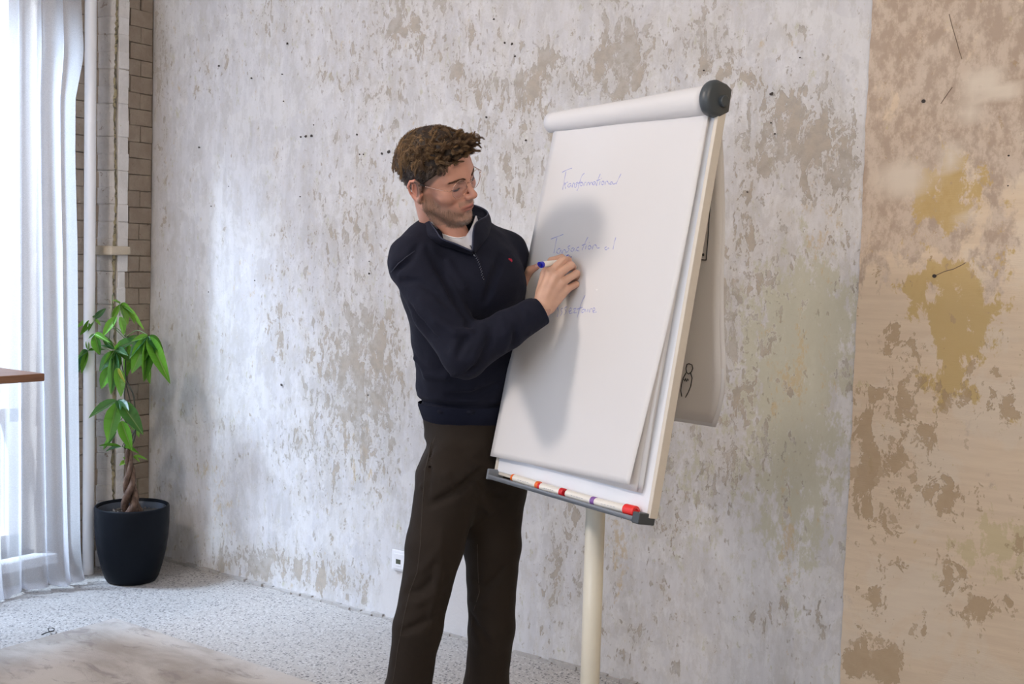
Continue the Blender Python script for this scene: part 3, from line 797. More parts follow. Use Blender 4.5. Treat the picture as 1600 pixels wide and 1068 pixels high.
T3 = [[(82, 915), (86, 940), (80, 972)], [(114, 919), (101, 928), (109, 945), (98, 967)], [(138, 911), (123, 921), (133, 940), (120, 963)],
      [(150, 940), (166, 931), (160, 918), (150, 932), (154, 951), (170, 948)], [(176, 926), (193, 921), (178, 946), (198, 946)],
      [(246, 843), (226, 884), (210, 932), (199, 976)], [(196, 927), (232, 914)], [(242, 925), (227, 932), (228, 946), (242, 939), (246, 925), (251, 943)],
      [(263, 924), (261, 943)], [(273, 946), (275, 926), (288, 923)], [(293, 938), (306, 929), (299, 917), (292, 930), (296, 946), (314, 942)], [(150, 848), (153, 850)]]
T4 = [[(148, 603), (134, 609), (141, 622), (133, 634)], [(152, 606), (148, 628), (153, 650)], [(143, 622), (166, 614)], [(164, 612), (157, 632), (160, 652)], [(148, 640), (158, 655), (162, 645), (154, 640)]]
ink(T1, M_INK, 'handwriting')['label'] = 'faint blue handwritten word Transformational'
ink(T2, M_INK, 'handwriting')['label'] = 'faint blue handwritten word Transactional'
ink(T3, M_INK, 'handwriting')['label'] = 'faint blue handwriting partly behind the hand, ending ssez faire'
ink(T4, M_INK2, 'handwriting', .0015)['label'] = 'short fresh dark blue marker stroke at the pen tip'

# turned-over sheets: over the top in a loose roll, then hanging behind the board
def hang_path(k, rr):
    """(w, z-drop) path at one end of the roll: from the front under the roll, up and over, down behind"""
    pts = []
    return pts


rootL, rootR = -.010, BW - .028


def roll_pt(u, t, rr, bulge=0.0):
    """t 0..1 along the sheet's section at position u: in front under the roll, over the top, down behind"""
    r = rr
    c = bp(u, .992, .006)
    if t < .5:
        a = math.radians(-118 + t / .5 * 290)     # start below-front, over the top, to the back
        # angle measured in the (w,v) plane from +w (towards the writer)
        return c + BN * (r * .95 * math.cos(a)) + BV * (r * math.sin(a) * 1.0)
    a = math.radians(172); s0 = c + BN * (r * .95 * math.cos(a)) + BV * (r * math.sin(a))
    drop = (t - .5) / .5
    return s0, drop


HZ = .93
flips = []
for k, (rl, rr_, L, sk) in enumerate([(.0275, .0365, .795, .0), (.0245, .0335, .77, .010), (.0215, .030, .785, -.006)]):
    mb = MB(); nu, na, nb_ = 24, 30, 26

    def fpt(a, j, rl=rl, rr_=rr_, L=L, sk=sk, k=k):
        u = rootL + (rootR - rootL) * a; r = rl + (rr_ - rl) * a + .0008 * math.sin(a * 9)
        if j <= na:
            return roll_pt(u, .4999 * j / na, r)
        s0, _ = roll_pt(u, .75, r); d = (j - na) / nb_ * L
        back = -BH * (.020 * math.sin(min(1, d / .35) * math.pi / 2) + .05 * (d / L) ** 2 - .0 * a)
        curl = (max(0, d - L * .80) / (L * .2)) ** 2
        q = s0 + np.array([0, 0, -1.]) * d + back - BU * (curl * .075 * max(0, a - .5) * 2) + BU * (sk * d / L) - BH * (.03 * curl * a)
        return q + BH * (.006 * math.sin(d * 9 + a * 3))
    for i in range(nu + 1):
        for j in range(na + nb_ + 1): mb.v.append(tuple(fpt(i / nu, j)))
    W_ = na + nb_ + 1
    for i in range(nu):
        for j in range(na + nb_): a = i * W_ + j; mb.f.append((a, a + 1, a + W_ + 1, a + W_))
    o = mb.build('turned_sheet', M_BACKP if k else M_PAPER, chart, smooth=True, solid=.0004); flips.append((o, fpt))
# drawing on the hanging sheet: figure outline and long bracket line
o_, fpt = flips[2]
ha, hb = fpt(0, 40), fpt(1, 40); hc = fpt(.5, 52)
hn = np.cross(hb - ha, hc - ha); hn /= np.linalg.norm(hn)
if hn @ (CAM - ha) < 0: hn = -hn


FP = np.array([[fpt(i / 40, 31 + j * .5) for j in range(50)] for i in range(41)]); FPp = proj(FP)


def on_hang(px, py):
    d = (FPp[..., 0] - px) ** 2 + (FPp[..., 1] - py) ** 2
    i, j = np.unravel_index(np.argmin(d), d.shape)
    i0 = min(max(i, 1), 39); j0 = min(max(j, 1), 48)
    e1 = FP[i0 + 1, j0] - FP[i0 - 1, j0]; e2 = FP[i0, j0 + 1] - FP[i0, j0 - 1]; nn = np.cross(e1, e2); nn /= np.linalg.norm(nn)
    if nn @ (CAM - FP[i, j]) < 0: nn = -nn
    r = ray(px, py); s = ((FP[i, j] - CAM) @ nn) / (r @ nn)
    return CAM + r * s + nn * .0022


mb = MB(); ss = 2.81
for st in [[(124, 755), (134, 752), (146, 757), (150, 772), (144, 788), (132, 797), (122, 790), (120, 772), (124, 755)],
           [(120, 793), (108, 815), (100, 845), (97, 870), (101, 895)], [(141, 793), (147, 815), (141, 850), (131, 875), (118, 899)],
           [(110, 820), (115, 828), (118, 816), (123, 830), (127, 818), (131, 826)], [(84, 762), (92, 768), (90, 782), (84, 788)],
           [(231, 0), (227, 60), (222, 120), (217, 200), (209, 298)], [(209, 298), (190, 297), (172, 296)]]:
    mb.tube([on_hang(1030 + x / ss, 300 + y / ss) for x, y in st], .0013, 5)
mb.lathe([(0, 0), (.004, 0)], on_hang(1030 + 196 / ss, 300 + 275 / ss), 10, (BU, np.array([0, 0, 1.]), BH))
dr = mb.build('marker_drawing', plain('black_marker_ink', (.03, .03, .03), .6)); dr.parent = o_; dr['kind'] = 'stuff'
dr['label'] = 'black marker line drawing of a small figure and a long bracket'

# carriage, pole and round foot
pc = (bp(BW / 2, 0) - BH * .105)
mb = MB(); mb.lathe([(.0, .03), (.0255, .03), (.0255, 1.02), (0, 1.02)], (pc[0], pc[1], 0), 32); mb.build('pole', M_POLE, chart, smooth=True)
mb = MB(); mb.lathe([(0, .98), (.021, .98), (.021, 1.42), (0, 1.42)], (pc[0], pc[1], 0), 24); mb.build('inner_pole', M_WHITE, chart, smooth=True)
hb_ = bp(BW / 2, .40, -.03); mb = MB(); mb.tube([np.array([pc[0], pc[1], hb_[2]]), hb_ + BN * .012], .018, 12); slab(BW / 2 - .05, BW / 2 + .05, .30, .50, -.034, -.024, mb)
mb.build('bracket', M_DARK, chart)
lo_ = bp(BW / 2, .06, -.03); mb = MB(); mb.tube([np.array([pc[0], pc[1], lo_[2]]), lo_ + BN * .012], .014, 12); mb.build('lower_stay', M_DARK, chart)
mb = MB(); mb.lathe([(0, 0), (.235, 0), (.24, .008), (.235, .016), (.06, .030), (.03, .034), (0, .034)], (pc[0], pc[1], 0), 64)
mb.build('round_foot', M_POLE, chart, smooth=True)

# ---- markers lying in the tray
M_MARKER = plain('cream_marker_barrel', (.80, .77, .70), .35, .02)
CAPS = {'orange': plain('orange_marker_plastic', (.80, .16, .02), .35, .03), 'red': plain('red_marker_plastic', (.62, .015, .02), .35, .03),
        'violet': plain('violet_marker_plastic', (.22, .10, .35), .4, .03), 'bright red': plain('bright_red_marker_plastic', (.80, .035, .03), .35, .03),
        'blue': plain('blue_marker_plastic', (.012, .015, .42), .35, .03)}


def marker(name, A, Bp, col, label, r=.0100, cap_at_end=.022, plug=.010, grp=None, cap_r=1.08, printed=True):
    """A = plug end, Bp = cap end"""
    A = np.asarray(A, float); Bp = np.asarray(Bp, float); L = np.linalg.norm(Bp - A); ax = frame(Bp - A); lo = (A + Bp) / 2
    t = empty(name, tuple(lo), label, 'marker', grp)
    b0, b1 = plug, L - cap_at_end
    m = MB(); m.lathe([(0, b0), (r * .97, b0), (r, b0 + .001), (r, b1 - .002), (r * .8, b1), (0, b1)], A, 24, ax); m.build('barrel', M_MARKER, t, smooth=False).data.polygons.foreach_set('use_smooth', [False] * len(m.f))
    m = MB(); m.lathe([(0, 0), (r * .86, 0), (r * .95, .001), (r * .99, b0 + .001), (0, b0 + .001)], A, 24, ax); m.build('end_plug', CAPS[col], t)
    if cap_at_end:
        R_ = r * cap_r
        m = MB(); m.lathe([(0, b1 - .002), (R_, b1 - .002), (R_, L - .003), (R_ * .93, L - .0006), (R_ * .5, L), (R_ * .45, L - .003), (0, L - .003)], A, 24, ax); m.build('cap', CAPS[col], t)
    if printed:
        m = MB(); side = CAM - lo; side -= ax[2] * (side @ ax[2]); side /= np.linalg.norm(side); up_ = np.cross(ax[2], side)
        if up_[2] < 0: up_ = -up_
        for k in range(5):
            a0, a1 = b0 + (b1 - b0) * (.25 + k * .10), b0 + (b1 - b0) * (.25 + k * .10 + .07)
            for ang in (-.25,):
                def q(s_, g): return A + ax[2] * s_ + (side * math.cos(g) + up_ * math.sin(g)) * (r + .0002)
                m.add([q(a0, ang), q(a1, ang), q(a1, ang + .10), q(a0, ang + .10)], [(0, 1, 2, 3)])
        m.build('printed_band', plain('grey_print', (.35, .36, .42), .6), t)
    return t


TV, TWW = .0050, .011


def tray_pt(px, py): u, v = on_board(px, py, TWW); return u


u = [tray_pt(x, y) for x, y in ((799, 753), (845, 764), (841, 763), (882, 775), (884, 776), (932, 789), (929, 788), (996, 805))]
marker('board_marker', bp(u[0], TV + .001, .009), bp(u[1] - .004, TV, .0115), 'orange', 'cream marker with orange ends at the left end of the chart tray', cap_at_end=.010)
marker('board_marker', bp(u[2] + .006, TV - .001, .0135), bp(u[3], TV, .0115), 'red', 'cream marker with dark red cap, second from the left in the chart tray', cap_at_end=.012)
marker('board_marker', bp(u[4] + .004, TV, .0110), bp(u[5], TV, .0115), 'violet', 'cream marker with violet end between the dark red and the bright red caps', cap_at_end=.014, plug=.001)
marker('board_marker', bp(u[6] + .006, TV, .0125), bp(u[7] - .004, TV + .0035, .0128), 'bright red', 'cream marker with thick bright red cap near the right end of the tray', cap_at_end=.034, plug=.001, cap_r=1.30)

# ================================================================== implicit surfaces
F32 = np.float32


def A3(p): return np.asarray(p, F32)


def rc(P, a, b, ra, rb):
    a = A3(a); b = A3(b); ab = b - a; t = np.clip(((P - a) @ ab) / F32(ab @ ab + 1e-12), 0, 1)
    q = P - a - t[:, None] * ab
    return np.sqrt((q * q).sum(1)) - (F32(ra) + F32(rb - ra) * t)


def ell(P, c, r, ax=None):
    q = P - A3(c)
    if ax is not None: q = q @ np.stack([A3(x) for x in ax], 1)
    r = A3(r); k0 = np.sqrt(((q / r) ** 2).sum(1)) + 1e-6; k1 = np.sqrt(((q / (r * r)) ** 2).sum(1)) + 1e-6
    return k0 * (k0 - 1) / k1


def smin(a, b, k):
    h = np.maximum(k - np.abs(a - b), 0) / F32(k); return np.minimum(a, b) - h * h * F32(k * .25)


def smax(a, b, k): return -smin(-a, -b, k)


def chain(P, pts, rs, k=None):
    d = None
    for i in range(len(pts) - 1):
        e = rc(P, pts[i], pts[i + 1], rs[i], rs[i + 1]); d = e if d is None else (np.minimum(d, e) if not k else smin(d, e, k))
    return d


def net(F, lo, hi, h, band=None):
    """surface nets on a regular grid"""
    lo = np.asarray(lo, float); hi = np.asarray(hi, float); n = np.ceil((hi - lo) / h).astype(int) + 1
    ax = [(lo[i] + h * np.arange(n[i])).astype(F32) for i in range(3)]
    val = np.empty(n, F32); B = max(1, int(250000 / (n[1] * n[2])))
    # coarse pass: skip slabs of space far from the surface
    for i in range(0, n[0], B):
        xs = ax[0][i:i + B]; X = np.stack(np.meshgrid(xs, ax[1], ax[2], indexing='ij'), -1).reshape(-1, 3)
        val[i:i + B] = F(X).reshape(len(xs), n[1], n[2])
    s = val < 0
    c = [s[a:n[0] - 1 + a, b:n[1] - 1 + b, d:n[2] - 1 + d] for a in (0, 1) for b in (0, 1) for d in (0, 1)]
    cnt = sum(x.astype(np.int8) for x in c); act = (cnt > 0) & (cnt < 8)
    I = np.argwhere(act); idx = -np.ones(act.shape, np.int64); idx[act] = np.arange(len(I))
    corn = [(a, b, d) for a in (0, 1) for b in (0, 1) for d in (0, 1)]
    cv = np.stack([val[I[:, 0] + a, I[:, 1] + b, I[:, 2] + d] for a, b, d in corn], 1)
    acc = np.zeros((len(I), 3)); num = np.zeros(len(I))
    for x in range(8):
        for y in range(x + 1, 8):
            if sum(abs(corn[x][k] - corn[y][k]) for k in range(3)) != 1: continue
            m = (cv[:, x] < 0) != (cv[:, y] < 0); t = cv[m, x] / (cv[m, x] - cv[m, y])
            acc[m] += np.array(corn[x]) + t[:, None] * (np.array(corn[y]) - np.array(corn[x])); num[m] += 1
    v = lo + h * (I + acc / num[:, None]); faces = []
    for k in range(3):
        a, b = (k + 1) % 3, (k + 2) % 3
        sl0 = [slice(1, -1)] * 3; sl1 = [slice(1, -1)] * 3; sl0[k] = slice(0, -1); sl1[k] = slice(1, None)
        e0, e1 = s[tuple(sl0)], s[tuple(sl1)]; E = np.argwhere(e0 != e1); off = np.array([1, 1, 1]); off[k] = 0; E = E + off
        flip = s[E[:, 0], E[:, 1], E[:, 2]]
        da = np.zeros(3, int); da[a] = 1; db = np.zeros(3, int); db[b] = 1
        q = [E - da - db, E - db, E, E - da]; q = np.stack([idx[p[:, 0], p[:, 1], p[:, 2]] for p in q], 1)
        q[~flip] = q[~flip][:, ::-1]; faces.append(q)
    f = np.concatenate(faces); f = f[(f >= 0).all(1)]
    return v, f


def wob(P, s, seed=0.0):
    """cheap smooth pseudo noise, about -1..1"""
    x, y, z = (P * F32(s)).T
    return (np.sin(x * 1.3 + 1.7 * np.sin(y * .9 + seed) + seed) + np.sin(y * 1.1 + 1.9 * np.sin(z * 1.2 + 2 * seed)) + np.sin(z * 1.4 + 1.5 * np.sin(x * 1.05 + 3 * seed))) / 3


def hit(F, px, py, d0=2.5, d1=3.8, n=900):
    ds = np.linspace(d0, d1, n); P = (CAM + ray(px, py) * ds[:, None]).astype(F32); v = F(P); i = np.argmax(v < 0)
    return None if not (v < 0).any() else ds[i]


# ================================================================== the man
CR, CD, CF = R[:, 0], R[:, 1], R[:, 2]


def flat(v): v = np.array([v[0], v[1], 0.]); return v / np.linalg.norm(v)


yaw_t = math.radians(33)
TF = flat(math.sin(yaw_t) * CR - math.cos(yaw_t) * CF); TL = np.array([-TF[1], TF[0], 0.])      # forward, his left
man = empty('person', (*at(700, 700, 3.22)[:2], 0), 'bearded man in dark navy quarter-zip sweater and brown-black trousers writing on the flip chart', 'person')

# ---- head, in its own axes (forward, his left, up), millimetres
HS = 1.035
HO = at(684.95, 282.05, 2.985)
Hf = np.array([.9665082, .0815867, -.24332182]); Hl = np.array([.0400126, .88862101, .45689352]); Hu = np.array([.25349732, -.45132727, .855595])
HM = np.stack([Hf, Hl, Hu], 1) * HS / 1000.0


def h2w(p): return HO + np.asarray(p, float) @ HM.T


def w2h(p): return (np.asarray(p, float) - HO) @ np.linalg.inv(HM).T


NB = w2h(at(703, 385, 3.075)); NB2 = w2h(at(722, 470, 3.10))
NBa = w2h(at(690, 350, 3.09))


def mir(P): Q = P.copy(); Q[:, 1] = np.abs(Q[:, 1]); return Q


def head_sdf(P):
    Q = mir(P)
    d = ell(P, (-6, 0, 53), (97, 74, 75))
    d = smin(d, ell(P, (34, 0, 20), (58, 62, 66)), 18)
    d = smin(d, ell(P, (42, 0, -28), (47, 46, 58)), 20)
    # jaw
    d = smin(d, rc(Q, (0, 52, -42), (66, 20, -78), 13, 13), 22)
    d = smin(d, rc(Q, (0, 55, -5), (0, 53, -42), 15, 13), 18)
    d = smin(d, ell(P, (78, 0, -82), (15, 19, 14)), 16)
    # cheekbones, muzzle, brow
    d = smin(d, ell(Q, (56, 44, -8), (24, 17, 20)), 16)
    d = smin(d, ell(P, (72, 0, -44), (24, 32, 26)), 14)
    d = smin(d, rc(Q, (84, 10, 36), (66, 46, 36), 7.5, 7), 12)
    # eye sockets and eyeballs with lowered lids
    d = smax(d, -ell(Q, (95, 31, 19), (18, 18, 13)), 12)
    d = smin(d, ell(Q, (70.5, 31.5, 17.5), (13.8, 14.5, 13)), 3)
    d = smin(d, rc(Q, (83, 20, 11.5), (76, 44, 13), 1.6, 1.2), 2.5)
    # nose
    d = smin(d, chain(P, [(88, 0, 24), (98, 0, 6), (107, 0, -9)], [6, 6.5, 8]), 9)
    d = smin(d, ell(P, (108, 0, -12), (9, 9.5, 8.5)), 6)
    d = smin(d, ell(Q, (98, 11.5, -15), (9, 6.5, 7)), 5)
    d = smax(d, -ell(Q, (103, 6.2, -22), (5, 3, 4)), 2)
    # lips
    d = smax(d, -chain(P, [(100, 0, -24), (98, 0, -36)], [1.6, 2.4]), 4)
    d = smin(d, chain(Q, [(96.5, 0, -41.5), (95, 8, -41), (84, 25, -45)], [3.8, 4.2, 1.5]), 3)
    d = smin(d, chain(Q, [(95.5, 0, -51), (93, 10, -50.5), (83, 23, -46.5)], [5, 4.8, 1.5]), 3)
    d = smax(d, -chain(Q, [(101.5, 0, -46), (98.5, 10, -45.6), (88, 27, -44.5)], [1.5, 1.5, 1.6]), 1.5)
    d = smax(d, -ell(P, (96, 0, -62), (7, 18, 5)), 8)
    # neck
    d = smin(d, chain(P, [(-22, 0, -10), NBa, NB, NB2], [54, 55, 60, 80]), 14)
    d = smin(d, rc(P, (36, 0, -62), NB * .65 + NB2 * .35 + np.array([30, 0, 0]), 24, 30), 20)
    d = smin(d, rc(Q, (-28, 58, -22), (NB[0] + 52, 10, NB[2] - 5), 12, 10), 12)
    # ears
    e = ell(Q, (-8, 79, 3), (19, 7, 32), ax=((.93, .34, .17), (-.36, .93, 0), (-.16, -.06, .98)))
    e = smax(e, -ell(Q, (-5, 87, 7), (11.5, 8, 21), ax=((.95, .3, .1), (-.3, .95, 0), (-.1, 0, 1))), 3)
    e = smin(e, chain(Q, [(6, 77, 8), (9, 79, 24), (0, 84, 34), (-16, 88, 32), (-25, 88, 16), (-22, 85, -4), (-10, 80, -20), (0, 76, -26)], [2.5, 3, 3.4, 3.6, 3.4, 3, 4.2, 4.8]), 2.5)
    e = smin(e, chain(Q, [(-14, 84, 22), (-16, 84, 6), (-8, 81, -8)], [2.2, 2.4, 2.4]), 2.5)
    e = smin(e, ell(Q, (6, 77, -3), (4, 4, 6)), 3)
    return smin(d, e, 5)


hv, hf = net(head_sdf, (-135, -125, -215), (130, 125, 140), 2.2)
hw = hv @ HM.T + HO


def hcol(p):
    Qf, Ql, Qu = p[:, 0], np.abs(p[:, 1]), p[:, 2]
    skin = np.array([.60, .305, .215]); c = np.tile(skin, (len(p), 1))
    def bl(mask, col): nonlocal c; m = np.clip(mask, 0, 1)[:, None]; c = c * (1 - m) + np.array(col) * m
    bl(.5 * np.exp(-(((Qf - 70) / 22) ** 2 + ((Ql - 38) / 20) ** 2 + ((Qu + 10) / 18) ** 2)), (.58, .26, .185))
    bl(.5 * np.exp(-(((Qf - 110) / 14) ** 2 + (Ql / 14) ** 2 + ((Qu + 12) / 14) ** 2)), (.56, .24, .18))
    bl(.55 * (Ql > 70) * (Qf < 14), (.62, .25, .18))
    # stubble
    wv = wob(p.astype(F32), .22, 3.0); w2 = wob(p.astype(F32), 1.1, 1.0)
    jaw = np.clip((-Qu - 34 + (50 - Qf) * .25 + wv * 4) / 16, 0, 1) * (Qu > -105) * (Qf > 2)
    jaw = np.where(Qf < 40, np.clip((-Qu + 8 - (Qf) * .85 + wv * 3) / 16, 0, 1) * (Qf > 0) * (Qu > -98), jaw)
    mus = np.exp(-(((Qu + 33) / 7) ** 4)) * (Qf > 70) * (Ql < 30)
    lipz = np.exp(-(((Qu + 46.5) / 8.5) ** 4 + (Ql / 24) ** 6)) * (Qf > 78)
    under = np.exp(-(((Qu + 60) / 5) ** 2 + ((Ql - 12) / 6) ** 2)) * (Qf > 70)
    beard = np.clip(np.maximum(jaw, mus * .85) * (1 - lipz) * (1 - .5 * under) * (.62 + .22 * w2), 0, .72)
    bl(beard, (.30, .20, .145))
    chin = np.exp(-(((Qf - 84) / 14) ** 2 + ((Qu + 88) / 12) ** 2 + (Ql / 24) ** 2)); bl(.5 * chin * (beard > .3), (.38, .31, .27))
    bl(lipz * .85, (.46, .14, .12))
    bl(np.exp(-(((Qu + 46) / 1.6) ** 2 + (Ql / 26) ** 6)) * (Qf > 80) * .85, (.16, .05, .04))
    # lids, lash line and eye opening
    eye = np.exp(-(((Ql - 31) / 14) ** 4)) * (Qf > 68)
    bl(eye * np.exp(-(((Qu - 11.5 + .010 * (Ql - 31) ** 2) / 1.7) ** 2)) * .9, (.05, .03, .025))
    bl(eye * .45 * np.exp(-(((Qu - 20) / 9) ** 2)), (.33, .17, .13))
    # cropped hair shading at temples, nape
    side = np.clip((Qu + 3 - (Qf - 8) * 1.05) / 7, 0, 1) * (Qf > -6) * (Qf < 60) * (Ql > 40) + (Qf <= -6) * np.clip((Qu + 48 - (Qf + 95) * .33) / 12, 0, 1) * (Ql < 80) * (Qf < -22)
    bl(np.clip(side, 0, 1) * .8, (.11, .085, .07))
    return c


# ---- hands
def hand_right(P):
    at = lambda x, y, d: CAM + ray(x, y) * (d - .020)
    W0 = at(849, 478, 3.000); W1 = at(836, 492, 2.990)
    mc = {'i': at(860, 425, 2.992), 'm': at(869, 431, 2.986), 'r': at(878, 441, 2.992), 'l': at(885, 452, 3.004)}
    wi = {'i': at(845, 464, 2.998), 'm': at(850, 470, 2.994), 'r': at(855, 475, 2.998), 'l': at(860, 480, 3.006)}
    d = rc(P, W1, W0, .029, .026)
    for k, r0, r1 in (('i', .015, .0125), ('m', .015, .0125), ('r', .0145, .0120), ('l', .014, .0110)):
        d = smin(d, rc(P, wi[k], mc[k], r0, r1), .012)
    d = smin(d, rc(P, at(850, 466, 3.015), at(868, 443, 3.020), .020, .018), .014)      # palm body
    fingers = [([mc['i'], at(880, 405.5, 3.004), at(888, 406, 3.028), at(885, 410, 3.046)], [.0112, .0098, .0086, .0076]),
               ([mc['m'], at(892, 414, 3.006), at(895, 417, 3.034), at(887, 419, 3.050)], [.0112, .0100, .0088, .0078]),
               ([mc['r'], at(900.5, 427, 3.012), at(901, 432, 3.034), at(891, 433, 3.048)], [.0108, .0096, .0084, .0075]),
               ([mc['l'], at(900, 444, 3.026), at(898, 448, 3.042), at(889, 447, 3.050)], [.0098, .0086, .0076, .0068])]
    fd = None
    for p, r in fingers:
        e = chain(P, p, r, .003)
        fd = e if fd is None else np.minimum(fd, e)
        d = smin(d, e, .0045)
    # thumb, on the far side of the pen
    th = chain(P, [at(846, 457, 3.012), at(852, 428, 3.030), at(862, 408, 3.040), at(878, 401.5, 3.046)], [.016, .0130, .0108, .0085], .004)
    d = smin(d, th, .007)
    # knuckle grooves between fingers
    for a, b in (((866, 425), (884, 404)), ((875, 434), (896, 416)), ((884, 446), (901, 432))):
        pa, pb = at(a[0], a[1] + 1.5, 2.982), at(b[0], b[1] + 3, 2.996); d = smax(d, -rc(P, pa, pb, .0012, .0022), .003)
    d = smax(d, -rc(P, at(843.6, 413.6, 2.965), at(889, 408.6, 3.0685), .0078, .0078), .001)
    # tendons
    for k in 'imr': d = smin(d, rc(P, wi[k] - CF * .010, mc[k] - CF * .009, .0030, .0036), .010)
    return d


def hand_left(P):
    W1 = at(828, 500, 3.275); W0 = at(833, 478, 3.262)
    d = rc(P, W1, W0, .028, .026)
    kn = [at(852, 425, 3.262), at(858, 438, 3.262), at(860, 452, 3.258), at(858, 464, 3.252)]
    for k, p in enumerate(kn):
        wpt = at(832 + k * 2, 470 + k * 3, 3.260); d = smin(d, rc(P, wpt, p, .0150, .0125), .012)
    for k, p in enumerate(kn):
        tip_u = .20 - .012 * k
        pa = p + BU * .038 + BN * .006; pb = p + BU * .062 + BN * .020
        d = smin(d, chain(P, [p, pa, pb], [.0112, .0096, .0080], .003), .005)
    th = chain(P, [at(829, 478, 3.240), at(820.5, 455, 3.205), at(820.8, 436, 3.188), at(828, 422, 3.168), at(841, 415.5, 3.158)], [.0165, .0125, .0110, .0108, .0082], .006)
    return smin(d, th, .010)


def bounds(pts, pad):
    p = np.array(pts); return p.min(0) - pad, p.max(0) + pad


lo, hi = bounds([at(836, 494, 2.99), at(849, 478, 3.0), at(903, 400, 3.0), at(903, 455, 3.065), at(843, 410, 3.05)], .03)
rv, rf = net(hand_right, lo, hi, .0016)
lo, hi = bounds([at(826, 502, 3.275), at(818, 410, 3.15), at(880, 410, 3.27), at(895, 470, 3.25), at(842, 405, 3.14)], .036)
lv, lf = net(hand_left, lo, hi, .0020)


def skin_hand(v, reds):
    c = np.tile(np.array([.60, .36, .255]), (len(v), 1)); w_ = wob(v.astype(F32), 160., 2.)[:, None]
    c = c * (1 + .05 * w_)
    for p, r, a in reds:
        m = (a * np.exp(-((v - p) ** 2).sum(1) / r ** 2))[:, None]; c = c * (1 - m) + np.array([.62, .25, .19]) * m
    return c


rcol = skin_hand(rv, [(at(880, 401, 3.04), .010, .7), (at(880, 405, 3.0), .012, .35), (at(892, 413, 3.0), .012, .35), (at(900, 425, 3.01), .012, .35), (at(869, 431, 2.98), .014, .25), (at(885, 452, 3.0), .014, .3)])
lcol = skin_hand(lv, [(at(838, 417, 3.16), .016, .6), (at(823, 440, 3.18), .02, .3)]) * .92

# ---- inner body (under the clothes) so that the figure is one body
SHR, ELR, WRR = at(650, 418, 3.02), at(727, 552, 2.935), at(849, 482, 2.976)
SHL, ELL_, WRL = at(785, 399, 3.245), at(800, 545, 3.45), at(824, 497, 3.285)
HIPR, HIPL = at(702, 745, 3.205), at(770, 745, 3.345)
KNR, KNL = at(652, 985, 3.13), at(768, 985, 3.30)
ANR, ANL = at(622, 1205, 3.17), at(752, 1190, 3.36)
zs = np.array([.98, 1.036, 1.075, 1.10, 1.18, 1.30, 1.43, 1.515, 1.567, 1.61, 1.65])
cx_ = [at(x, 419 + (1.47 - z) * FOC / d + 8, d) for x, z, d in zip([742, 740, 740, 739, 737, 730, 720, 714, 708, 704, 703], zs, [3.335, 3.33, 3.32, 3.315, 3.285, 3.235, 3.15, 3.12, 3.11, 3.105, 3.10])]
ca = np.array([.142, .144, .158, .165, .164, .167, .180, .170, .122, .055, .04]); cb_ = np.array([.116, .118, .128, .134, .130, .129, .129, .112, .082, .050, .04])
cxx = np.array([c[0] for c in cx_]); cyy = np.array([c[1] for c in cx_])


def loft(P, da=0.0):
    z = P[:, 2]; X = np.interp(z, zs, cxx); Y = np.interp(z, zs, cyy); a = np.interp(z, zs, ca) + da; b = np.interp(z, zs, cb_) + da
    dx = P[:, 0] - X; dy = P[:, 1] - Y
    q1 = (dx * TL[0] + dy * TL[1]) / a; q2 = (dx * TF[0] + dy * TF[1]) / b
    k = (np.abs(q1) ** 2.25 + np.abs(q2) ** 2.25 + 1e-9) ** (1 / 2.25)
    return ((k - 1) * np.minimum(a, b) * .95).astype(F32)


def inner(P):
    d = smax(smax(loft(P, -.028), (P[:, 2] - 1.56), .02), F32(.93) - P[:, 2], .02)
    d = smin(d, rc(P, SHR, ELR, .047, .040), .03); d = smin(d, rc(P, ELR, WRR, .038, .026), .02)
    d = smin(d, rc(P, SHL, ELL_, .047, .040), .03); d = smin(d, rc(P, ELL_, WRL, .038, .026), .02)
    for h_, k_, a_ in ((HIPR, KNR, ANR), (HIPL, KNL, ANL)):
        d = smin(d, rc(P, h_, k_, .070, .048), .03); d = smin(d, rc(P, k_, a_, .046, .034), .02)
        d = smin(d, rc(P, a_, a_ + TF * .14 + np.array([0, 0, -.055]), .034, .022), .03)
    return d


iv, if_ = net(inner, *bounds([SHR, SHL, ELR, WRR, ELL_, ANR, ANL, cx_[0] - TF * .12, cx_[0] + TF * .12, cx_[8], ANR + TF * .2 + np.array([0, 0, -.08]), ANL + TF * .2], .07), .014)
bv = np.concatenate([hw, rv, lv, iv]); o1 = len(hw); o2 = o1 + len(rv); o3 = o2 + len(lv)
bf = np.concatenate([hf, rf + o1, lf + o2, if_ + o3])
me = mesh_np('body', bv, bf); color_attr(me, 'skin', np.concatenate([hcol(hv), rcol, lcol, np.tile([.53, .285, .205], (len(iv), 1))]))
n = N('skin'); c = n.coords(); a = n.attr('skin')
M_SKIN = n.fin(n.mix(n.math('MULTIPLY', n.noise(c, 240, 3), .12), a.outputs[0], (.30, .13, .09)), .48, n.bump(n.noise(c, 420, 3), .12, .001))
n.b.inputs['Subsurface Weight'].default_value = .12; n.b.inputs['Subsurface Radius'].default_value = (.012, .004, .002); n.b.inputs['Subsurface Scale'].default_value = .6
body = keep(link('body', me, M_SKIN, None, True), man); body['label'] = 'head with trimmed stubble beard, hands with a writing grip'

